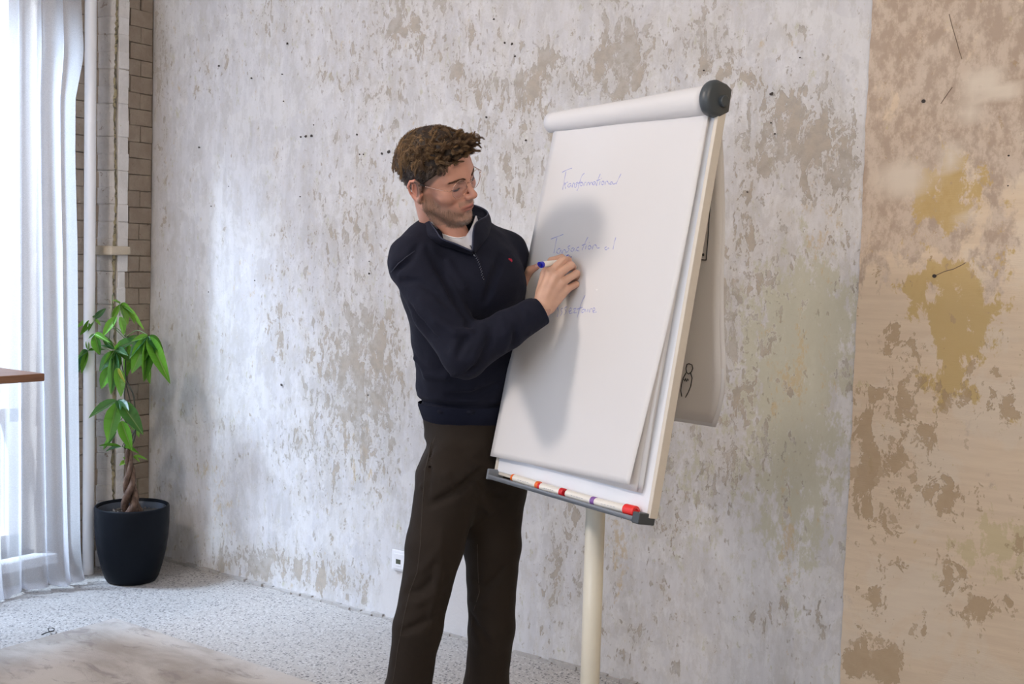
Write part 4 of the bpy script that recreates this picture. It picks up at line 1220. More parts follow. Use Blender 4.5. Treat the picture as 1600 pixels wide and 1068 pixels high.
# fingernails
mb = MB()
for p, dr_, up_ in ((at(838.5, 414.2, 3.150), at(843, 414, 3.148) - at(832, 421, 3.160), -CF * .8 - CD * .4),):
    x = dr_ / np.linalg.norm(dr_); z = up_ - x * (up_ @ x); z /= np.linalg.norm(z); y = np.cross(z, x)
    mb.grid(lambda u, v: p + x * (u - .5) * .010 + y * (v - .5) * .009 + z * (.0006 - .004 * (v - .5) ** 2 * 4 * .5), 5, 5)
keep(mb.build('thumbnail', plain('nail', (.66, .42, .36), .3, .02), None, smooth=True), man)

# ---- hair
rngh = np.random.default_rng(11)


def scalp(f, l, u):
    l = abs(l)
    if u < -45: return False
    if f > 8: return u > 27 + (f - 8) * .80 + (6 if l > 55 else 0) * 0
    if f > -26: return u > 30
    return u > -42 + (f + 95) * .40


def hair_cap(P):
    d = ell(P, (-8, 0, 57), (102, 80, 82))
    d = smin(d, ell(P, (8, 0, 100), (84, 56, 38)), 16)
    d = smin(d, ell(P, (60, 4, 102), (30, 42, 20)), 12) + 5
    d = d + 3.2 * wob(P, .085, 1.3) + 1.8 * wob(P, .22, .4)
    Q = mir(P); f, l, u = Q[:, 0], Q[:, 1], Q[:, 2]
    cut = np.where(f > 8, (27 + (f - 8) * .80) - u, np.where(f > -26, 30 - u, (-42 + (f + 95) * .40) - u)) * .75
    skin = ell(P, (-6, 0, 53), (97, 74, 75))
    thin = smax(ell(P, (-8, 0, 53), (98.5, 78.5, 78.0)), cut - 3, 4)       # close-cropped sides
    thick = smax(d, cut + 14 - np.clip((f - 20) * .3, 0, 12), 10)
    top = smax(thick, -(u - 30 - np.clip(-f, 0, 90) * .25), 14)
    return smin(thin, top, 8)


cv_, cf_ = net(hair_cap, (-135, -110, -60), (125, 110, 175), 3.0)
HV = [cv_ @ HM.T + HO]; HF = [cf_]; HC = []
du, ff = cv_[:, 2], cv_[:, 0]
capc = np.array([.030, .019, .012]) * (1 + .3 * wob(cv_.astype(F32), .3, 2.)[:, None])  # cap darkened under the locks: shade of the gaps put into its colour
sidem = np.clip((42 - du) / 22, 0, 1)[:, None]; capc = capc * (1 - sidem) + np.array([.085, .072, .066]) * sidem
HC.append(np.clip(capc, 0, 1)); base_n = len(cv_)


def strands(pts, r0, r1, col):
    """pts (n, m, 3) local mm -> three-sided tapered tubes"""
    global base_n
    n_, m_, _ = pts.shape; t = np.gradient(pts, axis=1); t /= np.linalg.norm(t, axis=2, keepdims=True) + 1e-6
    a = np.cross(t, np.array([.3, .8, .5])); a /= np.linalg.norm(a, axis=2, keepdims=True) + 1e-6; b = np.cross(t, a)
    r = np.linspace(r0, r1, m_)[None, :, None]
    ring = np.stack([pts + r * (math.cos(q) * a + math.sin(q) * b) for q in (0, 2.094, 4.189)], 2)      # n,m,3,3
    HV.append(ring.reshape(-1, 3) @ HM.T + HO); HC.append(np.repeat(col, m_ * 3, axis=0))
    i = np.arange(n_)[:, None, None] * m_ * 3 + np.arange(m_ - 1)[None, :, None] * 3; k = np.arange(3)[None, None, :]; k2 = (k + 1) % 3
    q = np.stack([i + k, i + k2, i + 3 + k2, i + 3 + k], -1).reshape(-1, 4) + base_n; HF.append(q); base_n += n_ * m_ * 3


BROWN = np.array([.135, .080, .042]); GOLD = np.array([.34, .21, .10]); DKB = np.array([.032, .020, .014]); GREY = np.array([.17, .155, .15])
nl = 0
while nl < 760:
    dd = rngh.normal(size=3); dd /= np.linalg.norm(dd); p = np.array([-6, 0, 53]) + dd * np.array([98, 76, 77])
    if not scalp(*p): continue
    nrm = dd / np.array([98, 76, 77]); nrm /= np.linalg.norm(nrm); f, l, u = p
    top = min(1, max(0, (u - 62) / 30)); back = min(1, max(0, (-f) / 70)); front = min(1, max(0, (f - 25) / 35))
    if top < .15 and rngh.random() < .15: continue
    nl += 1
    flow = (front * np.array([.30, .10 * np.sign(l), .10]) + (1 - front) * np.array([-.15 - .20 * back, .30 * np.sign(l) * (1 - top), -.25 - .95 * back * 1.0])) * (top * .9 + .2) + (1 - top) * np.array([-.55, 0, -.65])
    L = (16 + 23 * top + 8 * front) * rngh.uniform(.8, 1.2) if top > .02 else rngh.uniform(12, 18)
    lift = (.62 * top + .34 * front * top) * (1 - .55 * back) + .08
    m_ = 11; tt = np.linspace(0, 1, m_)[:, None]
    rand = rngh.normal(size=3) * .25 * (top + .1); rand -= nrm * (rand @ nrm)
    side = np.cross(nrm, flow); side /= np.linalg.norm(side) + 1e-6
    curl = rngh.uniform(-1, 1); amp = (8.5 * top + .8) * rngh.uniform(.5, 1.3); ph = rngh.uniform(0, 6.28)
    cen = p + nrm * (L * lift * (tt - .55 * tt ** 2.2)) + (flow + rand) * L * (.25 * tt + .95 * tt ** 1.8) + side * amp * np.sin(tt * 6.4 + ph) * tt + nrm * amp * .7 * np.cos(tt * 7.1 + ph) * tt
    # keep out of the skull
    q = (cen - np.array([-6, 0, 53])) / np.array([101, 79, 80]); rr = np.linalg.norm(q, axis=1, keepdims=True); cen = np.where(rr < 1, np.array([-6, 0, 53]) + q / rr * np.array([101, 79, 80]), cen)
    ns = 26 if top > .1 else 14
    off = rngh.normal(size=(ns, 1, 3)) * (3.1 if top > .1 else 5); wave = rngh.normal(size=(ns, 1, 3)) * .9
    S_ = cen[None] + off * (1 - .72 * tt[None] ** 1.2) + wave * np.sin(tt[None] * 7 + rngh.uniform(0, 6, (ns, 1, 1)))
    mixg = np.clip(rngh.normal(.20 + .42 * back * (1 if l < 10 else .4), .34), 0, 1); dark = np.clip(rngh.normal(.22, .35), 0, 1)
    colr = BROWN * (1 - mixg) + GOLD * mixg; colr = colr * (1 - .6 * dark) + DKB * .6 * dark; gs = (1 - min(1, top * 1.5)) * .85; colr = colr * (1 - gs) + GREY * gs * rngh.uniform(.35, 1.1) + DKB * gs * .2
    strands(S_, .62, .22, np.clip(colr * (1 + .25 * rngh.normal(size=(ns, 1))), .008, 1) * np.ones((ns, 3)))
hairv = np.concatenate(HV); hairf = np.concatenate(HF); me = mesh_np('hair', hairv, hairf); color_attr(me, 'tone', np.concatenate(HC))
n = N('brown_hair'); a = n.attr('tone'); M_HAIR = n.fin(a.outputs[0], .55, None, Specular_IOR_Level=.25)
hair = keep(link('hair', me, M_HAIR, None, True), man); hair['label'] = 'wavy swept-up brown hair, greying at the temples'

# eyebrows
for sgn in (-1, 1):
    HV, HF, HC, base_n = [], [], [], 0
    for i in range(130):
        t = rngh.random(); y = 11 + 37 * t; z = 33 + 4 * math.sin(t * 2.5) - 2 * t + rngh.normal() * 2.0 * (1 - .5 * t); x = 93.5 - 20 * t ** 1.6 + 1.2
        p0 = np.array([x, sgn * y, z]); dirv = np.array([-.25 - .3 * t, sgn * .9, .35 - .5 * t]); tt = np.linspace(0, 1, 5)[:, None]
        strands((p0 + dirv * tt * 7.5 + np.array([1.8, 0, 0]) * np.sin(tt * 3))[None], .42, .12, np.array([[.085, .048, .03]]))
    me = mesh_np('eyebrow', np.concatenate(HV), np.concatenate(HF)); color_attr(me, 'tone', np.concatenate(HC)); eb = keep(link('eyebrow', me, M_HAIR, None, True), man)
# short beard hairs
HV, HF, HC, base_n = [], [], [], 0
cc_ = hcol(hv); dk_ = (cc_[:, 0] < .41) & (hv[:, 2] < -18) & (hv[:, 2] > -104) & (hv[:, 0] > 0)
ids = np.argwhere(dk_)[:, 0]; ids = rngh.choice(ids, min(2600, len(ids)), replace=False)
p0 = hv[ids]; ctr = np.array([30, 0, -30]); nr = p0 - ctr; nr /= np.linalg.norm(nr, axis=1, keepdims=True)
dv = nr * .5 + np.array([-.15, 0, -.8]) + rngh.normal(size=nr.shape) * .25; tt = np.linspace(0, 1, 3)[None, :, None]
wh = np.exp(-(((p0[:, 0] - 84) / 16) ** 2 + ((p0[:, 2] + 88) / 14) ** 2))[:, None] * rngh.random((len(ids), 1))
strands(p0[:, None] + dv[:, None] * tt * 3.6, .30, .12, np.array([.24, .155, .10]) * (1 - wh) + np.array([.55, .5, .46]) * wh)
me = mesh_np('beard', np.concatenate(HV), np.concatenate(HF)); color_attr(me, 'tone', np.concatenate(HC)); keep(link('beard', me, M_HAIR, None, True), man)['label'] = 'short brown stubble beard with grey at the chin'

# ---- glasses
M_GOLD = plain('rose_gold_wire', (.62, .40, .30), .25, .03, bump=0, Metallic=.9)
gl_ = keep(MB().tube([h2w((98, -9, 22)), h2w((101, -5, 25)), h2w((101.5, 0, 26)), h2w((101, 5, 25)), h2w((98, 9, 22))], .0009, 8).build('eyeglasses', M_GOLD, None, smooth=True), man)
gl_['label'] = 'thin round gold wire eyeglasses'
n = N('spectacle_lens'); g_ = n.n('ShaderNodeBsdfGlossy'); g_.inputs[1].default_value = .02; t_ = n.n('ShaderNodeBsdfTransparent'); t_.inputs[0].default_value = (.93, .92, .93, 1)
mx = n.n('ShaderNodeMixShader'); mx.inputs[0].default_value = .07; n.l(t_.outputs[0], mx.inputs[1]); n.l(g_.outputs[0], mx.inputs[2]); n.l(mx.outputs[0], n.out.inputs[0]); M_LENS = n.m


def under(o, par): o.parent = par; return o


for sgn in (-1, 1):
    keep(MB().tube([h2w((f_, sgn * l_, u_)) for f_, l_, u_ in ((80.5, 19.5, 12.5), (83.6, 24, 10.6), (84.8, 30, 9.6), (84.2, 36, 9.8), (80.5, 42, 11.2), (76, 46, 13))], [.0006, .0009, .0012, .0012, .0010, .0005], 6).build('eyelashes', plain('dark_lashes', (.012, .008, .007), .7), smooth=True), man)
    cy = 33.0 * sgn; ring = [h2w((95 - 7 * ((math.cos(a) * .5 + .5) if sgn * 1 > 0 else (math.cos(a) * .5 + .5)) * 1.0, cy + sgn * 24.5 * math.cos(a), 14 + 23 * math.sin(a))) for a in np.linspace(0, 2 * math.pi, 37)]
    under(MB().tube(ring, .00075, 8, cap=False).build('lens_rim', M_GOLD, smooth=True), gl_)
    m = MB(); cen = np.mean(ring[:-1], 0); m.add([cen + (CF * 0)] + ring[:-1], [(0, 1 + i, 1 + (i + 1) % 36) for i in range(36)]); under(m.build('lens', M_LENS), gl_)
    tp_ = [h2w((89, sgn * 57, 20)), h2w((86, sgn * 66, 21)), h2w((60, sgn * 73, 22)), h2w((20, sgn * 79, 24)), h2w((-4, sgn * 82, 29))]
    under(MB().tube(tp_, .00095, 8).build('temple_arm', M_GOLD, smooth=True), gl_)
    under(MB().tube([h2w((22, sgn * 79, 24)), h2w((-4, sgn * 83, 30)), h2w((-20, sgn * 84, 26)), h2w((-34, sgn * 82, 6))], .0018, 8).build('temple_tip', plain('black_acetate', (.015, .015, .02), .3), smooth=True), gl_)
    under(MB().lathe([(0, 0), (.0035, .0004), (.0035, .001), (0, .0014)], h2w((97, sgn * 10, 13)), 12, (Hu, Hf, Hl * sgn)).build('nose_pad', M_LENS, smooth=True), gl_)

# ================================================================== clothes
def seg_fold(Ffn, pts, r, sgn, lift=0.0):
    """a crease (sgn -1) or ridge (+1) laid over the cloth along the seen line; pts = pixels of the photograph"""
    ds = [(x, y, hit(Ffn, x, y)) for x, y in pts]; ds = [q for q in ds if q[2] is not None]
    if not ds: return ([], r, sgn)
    m_ = min(q[2] for q in ds); out = [at(x, y, d + sgn * r * .42) for x, y, d in ds if d < m_ + .09]
    return (out, r, sgn)


def apply_folds(P, d, folds, k=.007):
    for pts, r, sgn in folds:
        if len(pts) < 2: continue
        p = np.array(pts); lo = p.min(0) - r - k - .01; hi = p.max(0) + r + k + .01
        m = ((P > lo) & (P < hi)).all(1) & (np.abs(d) < .05)
        if not m.any(): continue
        n_ = len(pts); rs = [r * (.45 + .55 * math.sin(math.pi * (i + .5) / n_)) for i in range(n_)]
        e = chain(P[m], pts, rs, .004); dm = d[m]
        d[m] = smin(dm, e, k) if sgn > 0 else smax(dm, -e, k)
    return d


def sweater0(P):
    d = loft(P)
    # armhole fullness over chest and back
    d = smin(d, ell(P, cx_[6] + TF * .035 + TL * .0, (.15, .15, .12)), .05)
    da = chain(P, [SHR + CD * -.006, SHR * .5 + ELR * .5 - CR * .004, ELR + CD * .002 - CF * .0], [.068, .068, .058], .02)
    f1 = ELR * .45 + WRR * .55
    db = chain(P, [ELR, f1, ELR * .14 + WRR * .86, ELR * .04 + WRR * .96 + CD * .004], [.058, .050, .041, .037], .01)
    arm = smin(da, db, .025)
    arm = smax(arm, ((P - A3(WRR)) @ A3((WRR - ELR) / np.linalg.norm(WRR - ELR))) + F32(.008), .003)
    dc = chain(P, [SHL, SHL * .5 + ELL_ * .5, ELL_], [.061, .060, .055], .02)
    dd = chain(P, [ELL_, ELL_ * .45 + WRL * .55, WRL], [.055, .046, .036], .01)
    dd = smax(dd, ((P - A3(WRL)) @ A3((WRL - ELL_) / np.linalg.norm(WRL - ELL_))) + F32(.004), .003); al = smin(dc, dd, .02)
    d = smin(d, arm, .030); d = smin(d, al, .045)
    d = smin(d, rc(P, at(752, 366, 3.16), at(788, 397, 3.225), .038, .056), .05); d = smin(d, rc(P, at(676, 372, 3.10), at(648, 404, 3.03), .040, .058), .04)
    # flat cut at the hem and a scooped neck opening
    d = smax(d, F32(1.030) - P[:, 2], .006)
    return d


NK = at(708, 366, 3.085); NKd = at(694, 345, 3.06) - at(712, 400, 3.085); NKd /= np.linalg.norm(NKd)
S_FOLDS = []
for pts, r, s_, l in [
    # elbow gathers on the writing arm
    ([(690, 575), (715, 556), (728, 528), (734, 505)], .010, -1, .004), ([(708, 585), (738, 560), (752, 528), (754, 508)], .009, 1, .001),
    ([(730, 586), (756, 560), (768, 530), (768, 512)], .009, -1, .004), ([(765, 575), (785, 548), (790, 520), (786, 502)], .008, 1, .001),
    ([(780, 566), (803, 540), (806, 512)], .008, -1, .003), ([(812, 548), (824, 520), (822, 490)], .007, 1, .001),
    ([(660, 470), (685, 500), (712, 520), (735, 520)], .010, 1, .001), ([(640, 480), (668, 520), (695, 545)], .009, -1, .004),
    ([(625, 440), (650, 440), (680, 455), (705, 480)], .008, -1, .003), ([(615, 425), (640, 405), (655, 380)], .007, -1, .002),
    # sleeve seam at the shoulder and pulls across the chest
    ([(668, 385), (690, 420), (715, 470), (735, 500)], .010, -1, .004), ([(760, 470), (772, 430), (785, 400)], .009, -1, .002),
    ([(765, 500), (790, 450), (812, 410)], .010, 1, .001), ([(700, 410), (722, 450), (742, 490)], .010, 1, .001),
    # torso side: drape falling to the hem
    ([(645, 570), (665, 560), (690, 560)], .009, -1, .003), ([(650, 600), (668, 585), (700, 585), (740, 605)], .012, 1, .002),
    ([(652, 645), (662, 610), (690, 590), (715, 590)], .010, -1, .004), ([(658, 655), (690, 640), (735, 640), (775, 630)], .010, 1, .002),
    ([(700, 620), (740, 618), (780, 600)], .010, -1, .003), ([(643, 620), (650, 640), (662, 655)], .010, 1, .002),
    ([(642, 540), (650, 560), (662, 575)], .008, 1, .001)]:
    S_FOLDS.append(seg_fold(sweater0, pts, r * 1.5, s_, l))


def sweater(P):
    d = sweater0(P)
    d = apply_folds(P, d, S_FOLDS)
    d = d + F32(.0022) * wob(P, 34., .7) + F32(.0012) * wob(P, 75., 2.1)
    # overhang above the ribbed waistband
    band = np.clip(1 - np.abs(P[:, 2] - 1.083) / .012, 0, 1); d = d + F32(.010) * band * (d > -.05)
    # neck hole
    d = smax(d, -rc(P, NK - NKd * .020, NK + NKd * .20, .066, .085), .008)
    d = smax(d, -chain(P, [at(712, 366, 3.0), at(724, 380, 2.985), at(738, 394, 2.975)], [.036, .024, .005], .004), .006)
    return d


lo, hi = bounds([SHR, SHL, ELR, WRR, ELL_, WRL, cx_[1] - TL * .17, cx_[1] + TL * .17, cx_[2] - TF * .13, cx_[6] + TF * .15, cx_[6] - TF * .12, cx_[9]], .095)
lo[2] = 1.01
sv, sf = net(sweater, lo, hi, .0058)
me = mesh_np('sweater', sv, sf)
n = N('navy_cotton_knit'); c = n.coords()
rib = n.noise(n.coords((260, 260, 260)), 1, 2)
basec = n.mix(n.noise(c, 12, 4), (.0052, .0062, .0145), (.0078, .009, .020))
M_NAVY = n.fin(basec, .85, n.bump(n.noise(c, 60, 5, .6), .22, .006, n.bump(rib, .25, .001)))
n.b.inputs['Sheen Weight'].default_value = .03; n.b.inputs['Specular IOR Level'].default_value = .22; n.b.inputs['Sheen Roughness'].default_value = .5; n.b.inputs['Sheen Tint'].default_value = (.55, .55, .75, 1)
sw = keep(link('sweater', me, M_NAVY, None, True), man); sw['label'] = 'dark navy quarter-zip knit sweater'

# ribbed waistband ridges and cuffs
M_RIB = plain('navy_rib', (.0065, .0085, .021), .85, .15, 200, .3, Specular_IOR_Level=.2)
Fs = sweater0


def ring_on(z, off, n_=96):
    pts = []
    X = np.interp(z, zs, cxx); Y = np.interp(z, zs, cyy); a = np.interp(z, zs, ca) + off; b = np.interp(z, zs, cb_) + off
    for i in range(n_):
        t = 2 * math.pi * i / n_; ct, st = math.cos(t), math.sin(t); e = 2 / 2.25
        q1 = abs(ct) ** e * math.copysign(1, ct) * a; q2 = abs(st) ** e * math.copysign(1, st) * b
        pts.append(np.array([X + q1 * TL[0] + q2 * TF[0], Y + q1 * TL[1] + q2 * TF[1], z]))
    return pts


mb = MB(); NR = 220; lv_ = [(1.026, .000), (1.030, .0035), (1.05, .0045), (1.068, .004), (1.078, .001)]
for z, off in lv_:
    base_ = ring_on(z, 0, NR); out = ring_on(z, off + .002, NR)
    for i, (p, q) in enumerate(zip(base_, out)): mb.v.append(tuple(q + (q - p) / (np.linalg.norm(q - p) + 1e-9) * (.0010 if i % 2 else -.0006)))
for j in range(len(lv_) - 1):
    for i in range(NR): i2 = (i + 1) % NR; mb.f.append((j * NR + i, j * NR + i2, (j + 1) * NR + i2, (j + 1) * NR + i))
under(mb.build('waistband', M_RIB, smooth=True), sw)
for (E_, W_, rr_) in ((ELR, WRR, .0375), (ELL_, WRL, .036)):
    ax = frame(W_ - E_); mb = MB(); NC = 90; prof = [(-.062, rr_ + .003), (-.056, rr_ + .0045), (-.02, rr_ + .001), (-.008, rr_ - .0005), (-.004, rr_ - .003), (-.006, rr_ - .008), (-.03, rr_ - .009)]
    for (h_, r_) in prof:
        for i in range(NC):
            t = 2 * math.pi * i / NC; r2 = r_ + (.0008 if i % 2 else -.0005); mb.v.append(tuple(W_ + ax[2] * h_ + (ax[0] * math.cos(t) + ax[1] * math.sin(t)) * r2 + CD * .003 * (1 + h_ / .06)))
    for j in range(len(prof) - 1):
        for i in range(NC): i2 = (i + 1) % NC; mb.f.append((j * NC + i, j * NC + i2, (j + 1) * NC + i2, (j + 1) * NC + i))
    under(mb.build('cuff', M_RIB, smooth=True), sw)

# ---- collar: a standing band, open at the front
nx = TL - NKd * (TL @ NKd); nx /= np.linalg.norm(nx); ny = np.cross(NKd, nx)       # nx his left, ny: back or front
if ny @ TF < 0: ny = -ny


def spl(pts, n_):
    P_ = [np.array(p) for p in pts]; P_ = [2 * P_[0] - P_[1]] + P_ + [2 * P_[-1] - P_[-2]]; out = []
    m_ = len(P_) - 3
    for t in np.linspace(0, m_ - 1e-6, n_):
        i = int(t); f = t - i; a, b, c_, d = P_[i:i + 4]
        out.append(.5 * ((2 * b) + (-a + c_) * f + (2 * a - 5 * b + 4 * c_ - d) * f * f + (-a + 3 * b - 3 * c_ + d) * f ** 3))
    return out


def srf(x, y, dflt, off=.002):
    d = hit(sweater, x, y); return at(x, y, (d if d is not None and abs(d - dflt) < .06 else dflt) - off)


CB = spl([srf(738, 397, 2.975), srf(712, 389, 2.99), srf(688, 381, 2.99), srf(670, 368, 3.02), at(661, 352, 3.085), at(676, 343, 3.16), at(708, 340, 3.20), at(742, 344, 3.20), at(762, 352, 3.16), at(764, 364, 3.09), at(755, 378, 3.02), srf(740, 397, 2.975)], 80)
CT = spl([at(737, 392, 2.968), at(712, 381, 2.965), at(691, 373, 2.958), at(682, 362, 2.970), at(671, 346, 3.02), at(663, 331, 3.075), at(677, 322, 3.155), at(706, 318, 3.20), at(738, 320, 3.20), at(758, 328, 3.17), at(761, 337, 3.10), at(742, 352, 3.015), at(738, 391, 2.970)], 80)


def collar(u, v):
    i = min(78.999, u * 79); k = int(i); f = i - k
    b = CB[k] * (1 - f) + CB[k + 1] * f; t = CT[k] * (1 - f) + CT[k + 1] * f
    o = (b + t) / 2 - NK; o -= NKd * (o @ NKd); o /= np.linalg.norm(o) + 1e-9
    return b * (1 - v) + t * v + o * .006 * math.sin(v * math.pi)


mb = MB(); mb.grid(collar, 90, 10); col_o = mb.build('collar', M_NAVY, smooth=True, solid=.0045); under(col_o, sw)
mb = MB(); mb.tube([collar(u_, 1.0) for u_ in np.linspace(0, 1, 90)], .0024, 8); under(mb.build('collar_piping', plain('blue_grey_piping', (.03, .036, .07), .8), smooth=True), sw)

# ---- white tee at the neck
Fh = lambda P: head_sdf(((P.astype(float) - HO) @ np.linalg.inv(HM).T).astype(F32)) * F32(.001)


def onneck(x, y, off, dflt):
    d = hit(Fh, x, y); return at(x, y, (d if d is not None else dflt) - off)


TT = spl([onneck(674, 346, .003, 3.04), onneck(688, 363, .003, 3.01), onneck(703, 370, .003, 3.0), onneck(719, 372, .003, 3.0), onneck(731, 366, .003, 3.0), onneck(739, 352, .003, 3.02), at(744, 338, 3.06)], 41)
TB = spl([at(668, 362, 3.05), at(684, 377, 3.03), at(702, 386, 3.02), at(720, 392, 3.012), at(737, 394, 3.006), at(746, 382, 3.03), at(752, 360, 3.08)], 41)


def tee(u, v):
    k = min(39, int(u * 40)); f = u * 40 - k; t = TT[k] * (1 - f) + TT[k + 1] * f; b = TB[k] * (1 - f) + TB[k + 1] * f
    return b * (1 - v) + t * v - CF * .004 * math.sin(v * math.pi)


mb = MB(); mb.grid(tee, 64, 10); tee_o = keep(mb.build('t_shirt', plain('white_jersey', (.74, .74, .78), .9, .03), None, smooth=True, solid=.003), man); tee_o['label'] = 'white t-shirt neck showing inside the collar'
under(MB().tube([tee(u_, 1.0) for u_ in np.linspace(0, 1, 65)], .0026, 8).build('neckband', tee_o.data.materials[0], smooth=True), tee_o)

# ---- zip: from the collar opening down the chest
ZP = [(735, 384), (739, 391), (743, 399), (748, 410), (752, 422), (755, 436)]
zp = []
for (x, y) in ZP:
    d = hit(sweater, x, y); zp.append(at(x, y, (d or 3.0) - .0012))
mb = MB(); mb.tube(zp, .0030, 8); under(mb.build('zip_tape', M_RIB, smooth=True), sw)
M_ZIP = plain('dull_metal_zip', (.35, .35, .37), .3, .05, bump=0, Metallic=.9)
mb = MB()
for i in range(34):
    t = i / 33 * (len(zp) - 1.001); k = int(t); p = zp[k] + (zp[k + 1] - zp[k]) * (t - k) - CF * .0026; s_ = CR * (.0012 if i % 2 else -.0012)
    mb.box(p + s_ - .0009, p + s_ + .0009)
o = under(mb.build('zip_teeth', M_ZIP), sw); o['kind'] = 'stuff'
pz = zp[1] - CF * .006; mb = MB(); mb.tube([pz, pz + CD * .008 + CR * .002, pz + CD * .018 + CR * .005], [.0022, .0028, .0016], 8); under(mb.build('zip_pull', M_ZIP), sw)
# small red embroidered rider-less mark on the chest
de = hit(sweater, 797, 407) or 3.1; pe = at(797, 407, de - .0012)
shape = [(-4.2, 1.5), (-3, 3.6), (-.8, 4.6), (.4, 3.4), (2, 4.0), (3.6, 2.2), (4.4, -.4), (3.2, -2.2), (2.6, -4.4), (1.6, -4.2), (1.2, -2.2), (-.6, -2.0), (-1.6, -4.6), (-2.6, -4.4), (-2.8, -1.6), (-4.4, -.6)]
ex_ = CR * .9 + CF * .35; ex_ /= np.linalg.norm(ex_)
mb = MB(); k = len(shape); fr_ = [pe + ex_ * x * .0016 - CD * y * .0016 * .95 for x, y in shape]; bk = [p + CF * .006 for p in fr_]
mb.add(fr_ + bk, [tuple(range(k))] + [(i, (i + 1) % k, k + (i + 1) % k, k + i) for i in range(k)])
under(mb.build('chest_emblem', plain('red_embroidery', (.35, .012, .035), .8, .15, 300, .4)), sw)

# ================================================================== trousers
def trousers0(P):
    d = None
    hipc = at(741, 700, 3.13)
    q = P.copy(); zz = np.clip(P[:, 2], .9, 1.05)
    d = smax(loft(P, .004), np.maximum(F32(.98) - P[:, 2], P[:, 2] - F32(1.034)), .006)
    seat = ell(P, at(736, 745, 3.31), (.164, .130, .15), (TL, TF, np.array([0, 0, 1.])))
    d = smin(d, seat, .05)
    a = chain(P, [HIPR + CD * .01, HIPR * .55 + KNR * .45, KNR, KNR * .55 + ANR * .45 - TF * .006, ANR + CD * .04], [.094, .077, .064, .062, .050], .02)
    b = chain(P, [HIPL + CD * .01, HIPL * .55 + KNL * .45, KNL, KNL * .55 + ANL * .45 - TF * .006, ANL + CD * .04], [.098, .080, .063, .063, .050], .02)
    legs = smin(a, b, .012)
    d = smin(d, legs, .035)
    d = smax(d, F32(.055) - P[:, 2], .004)
    return d


T_FOLDS = []
for pts, r, s_, l in [
    ([(660, 760), (700, 740), (745, 705), (765, 690)], .008, 1, .001), ([(668, 790), (710, 770), (755, 730)], .010, -1, .004),
    ([(742, 745), (765, 770), (790, 775), (812, 765)], .009, -1, .003), ([(738, 770), (765, 800), (800, 790)], .009, 1, .001),
    ([(734, 790), (740, 830), (744, 870)], .010, -1, .004),
    # behind the knee of the near leg
    ([(640, 905), (660, 890), (676, 870), (690, 850)], .009, 1, .001), ([(634, 925), (655, 925), (680, 900)], .010, -1, .004),
    ([(632, 948), (655, 942), (682, 925), (700, 905)], .009, 1, .001), ([(628, 985), (655, 975), (680, 960)], .009, -1, .003),
    ([(740, 905), (755, 920), (775, 905), (790, 885)], .008, -1, .003), ([(738, 935), (755, 945), (780, 925)], .009, 1, .001),
    ([(735, 960), (750, 985), (765, 1010)], .008, -1, .003), ([(675, 700), (672, 740), (665, 790)], .004, -1, .001),
    ([(690, 830), (685, 900), (672, 960)], .010, 1, .001)]:
    T_FOLDS.append(seg_fold(trousers0, pts, r * 1.3, s_, l))


def trousers(P):
    d = trousers0(P); d = apply_folds(P, d, T_FOLDS)
    return d + F32(.0022) * wob(P, 24., 1.9) + F32(.0010) * wob(P, 60., .3)


lo, hi = bounds([HIPR, HIPL, ANR, ANL, KNR, KNL, at(735, 745, 3.25) + TF * .1, at(735, 745, 3.25) + TL * .15, cx_[0] + TF * .1, cx_[0] - TF * .1, cx_[1] + TL * .15, cx_[1] - TL * .15], .105)
lo[2] = .04; hi[2] = 1.075
tv, tf = net(trousers, lo, hi, .0072)
n = N('brown_black_twill'); c = n.coords(); M_TROUS = n.fin(n.mix(n.noise(c, 5, 5), (.0135, .0088, .0055), (.020, .0132, .0085)), .8, n.bump(n.noise(c, 40, 5, .6), .2, .006, n.bump(n.noise(n.coords((500, 500, 160)), 1, 2), .25, .001)))
n.b.inputs['Sheen Weight'].default_value = .02; n.b.inputs['Specular IOR Level'].default_value = .25
tr_o = keep(link('trousers', mesh_np('trousers', tv, tf), M_TROUS, None, True), man); tr_o['label'] = 'dark brown-black tapered trousers'


def seam(Ffn, pts, r, name, mat, par, lift=.0004):
    out = [];
    for i in range(len(pts) - 1):
        for t in np.linspace(0, 1, 5, endpoint=(i == len(pts) - 2)):
            x = pts[i][0] + (pts[i + 1][0] - pts[i][0]) * t; y = pts[i][1] + (pts[i + 1][1] - pts[i][1]) * t; d = hit(Ffn, x, y)
            if d is not None and (not out or abs(d - out[-1][1]) < .04): out.append((at(x, y, d - lift), d))
    if len(out) > 2: return under(MB().tube([p for p, _ in out], r, 6).build(name, mat, smooth=True), par)


M_SEAM = plain('seam_thread', (.035, .027, .020), .8); M_SEAMN = plain('navy_seam', (.03, .033, .055), .8)
seam(trousers, [(674, 690), (664, 735), (660, 790), (657, 850), (652, 893), (640, 925), (632, 960), (622, 1010), (614, 1066)], .0012, 'side_seam', M_SEAM, tr_o)
seam(trousers, [(746, 850), (747, 890), (749, 925), (738, 960), (734, 1000), (733, 1064)], .0012, 'side_seam', M_SEAM, tr_o)
seam(trousers, [(680, 682), (672, 705), (666, 728), (662, 734)], .0014, 'pocket_edge', M_SEAM, tr_o)
seam(sweater, [(648, 392), (634, 402), (622, 412), (611, 425)], .0014, 'shoulder_seam', M_SEAMN, sw)
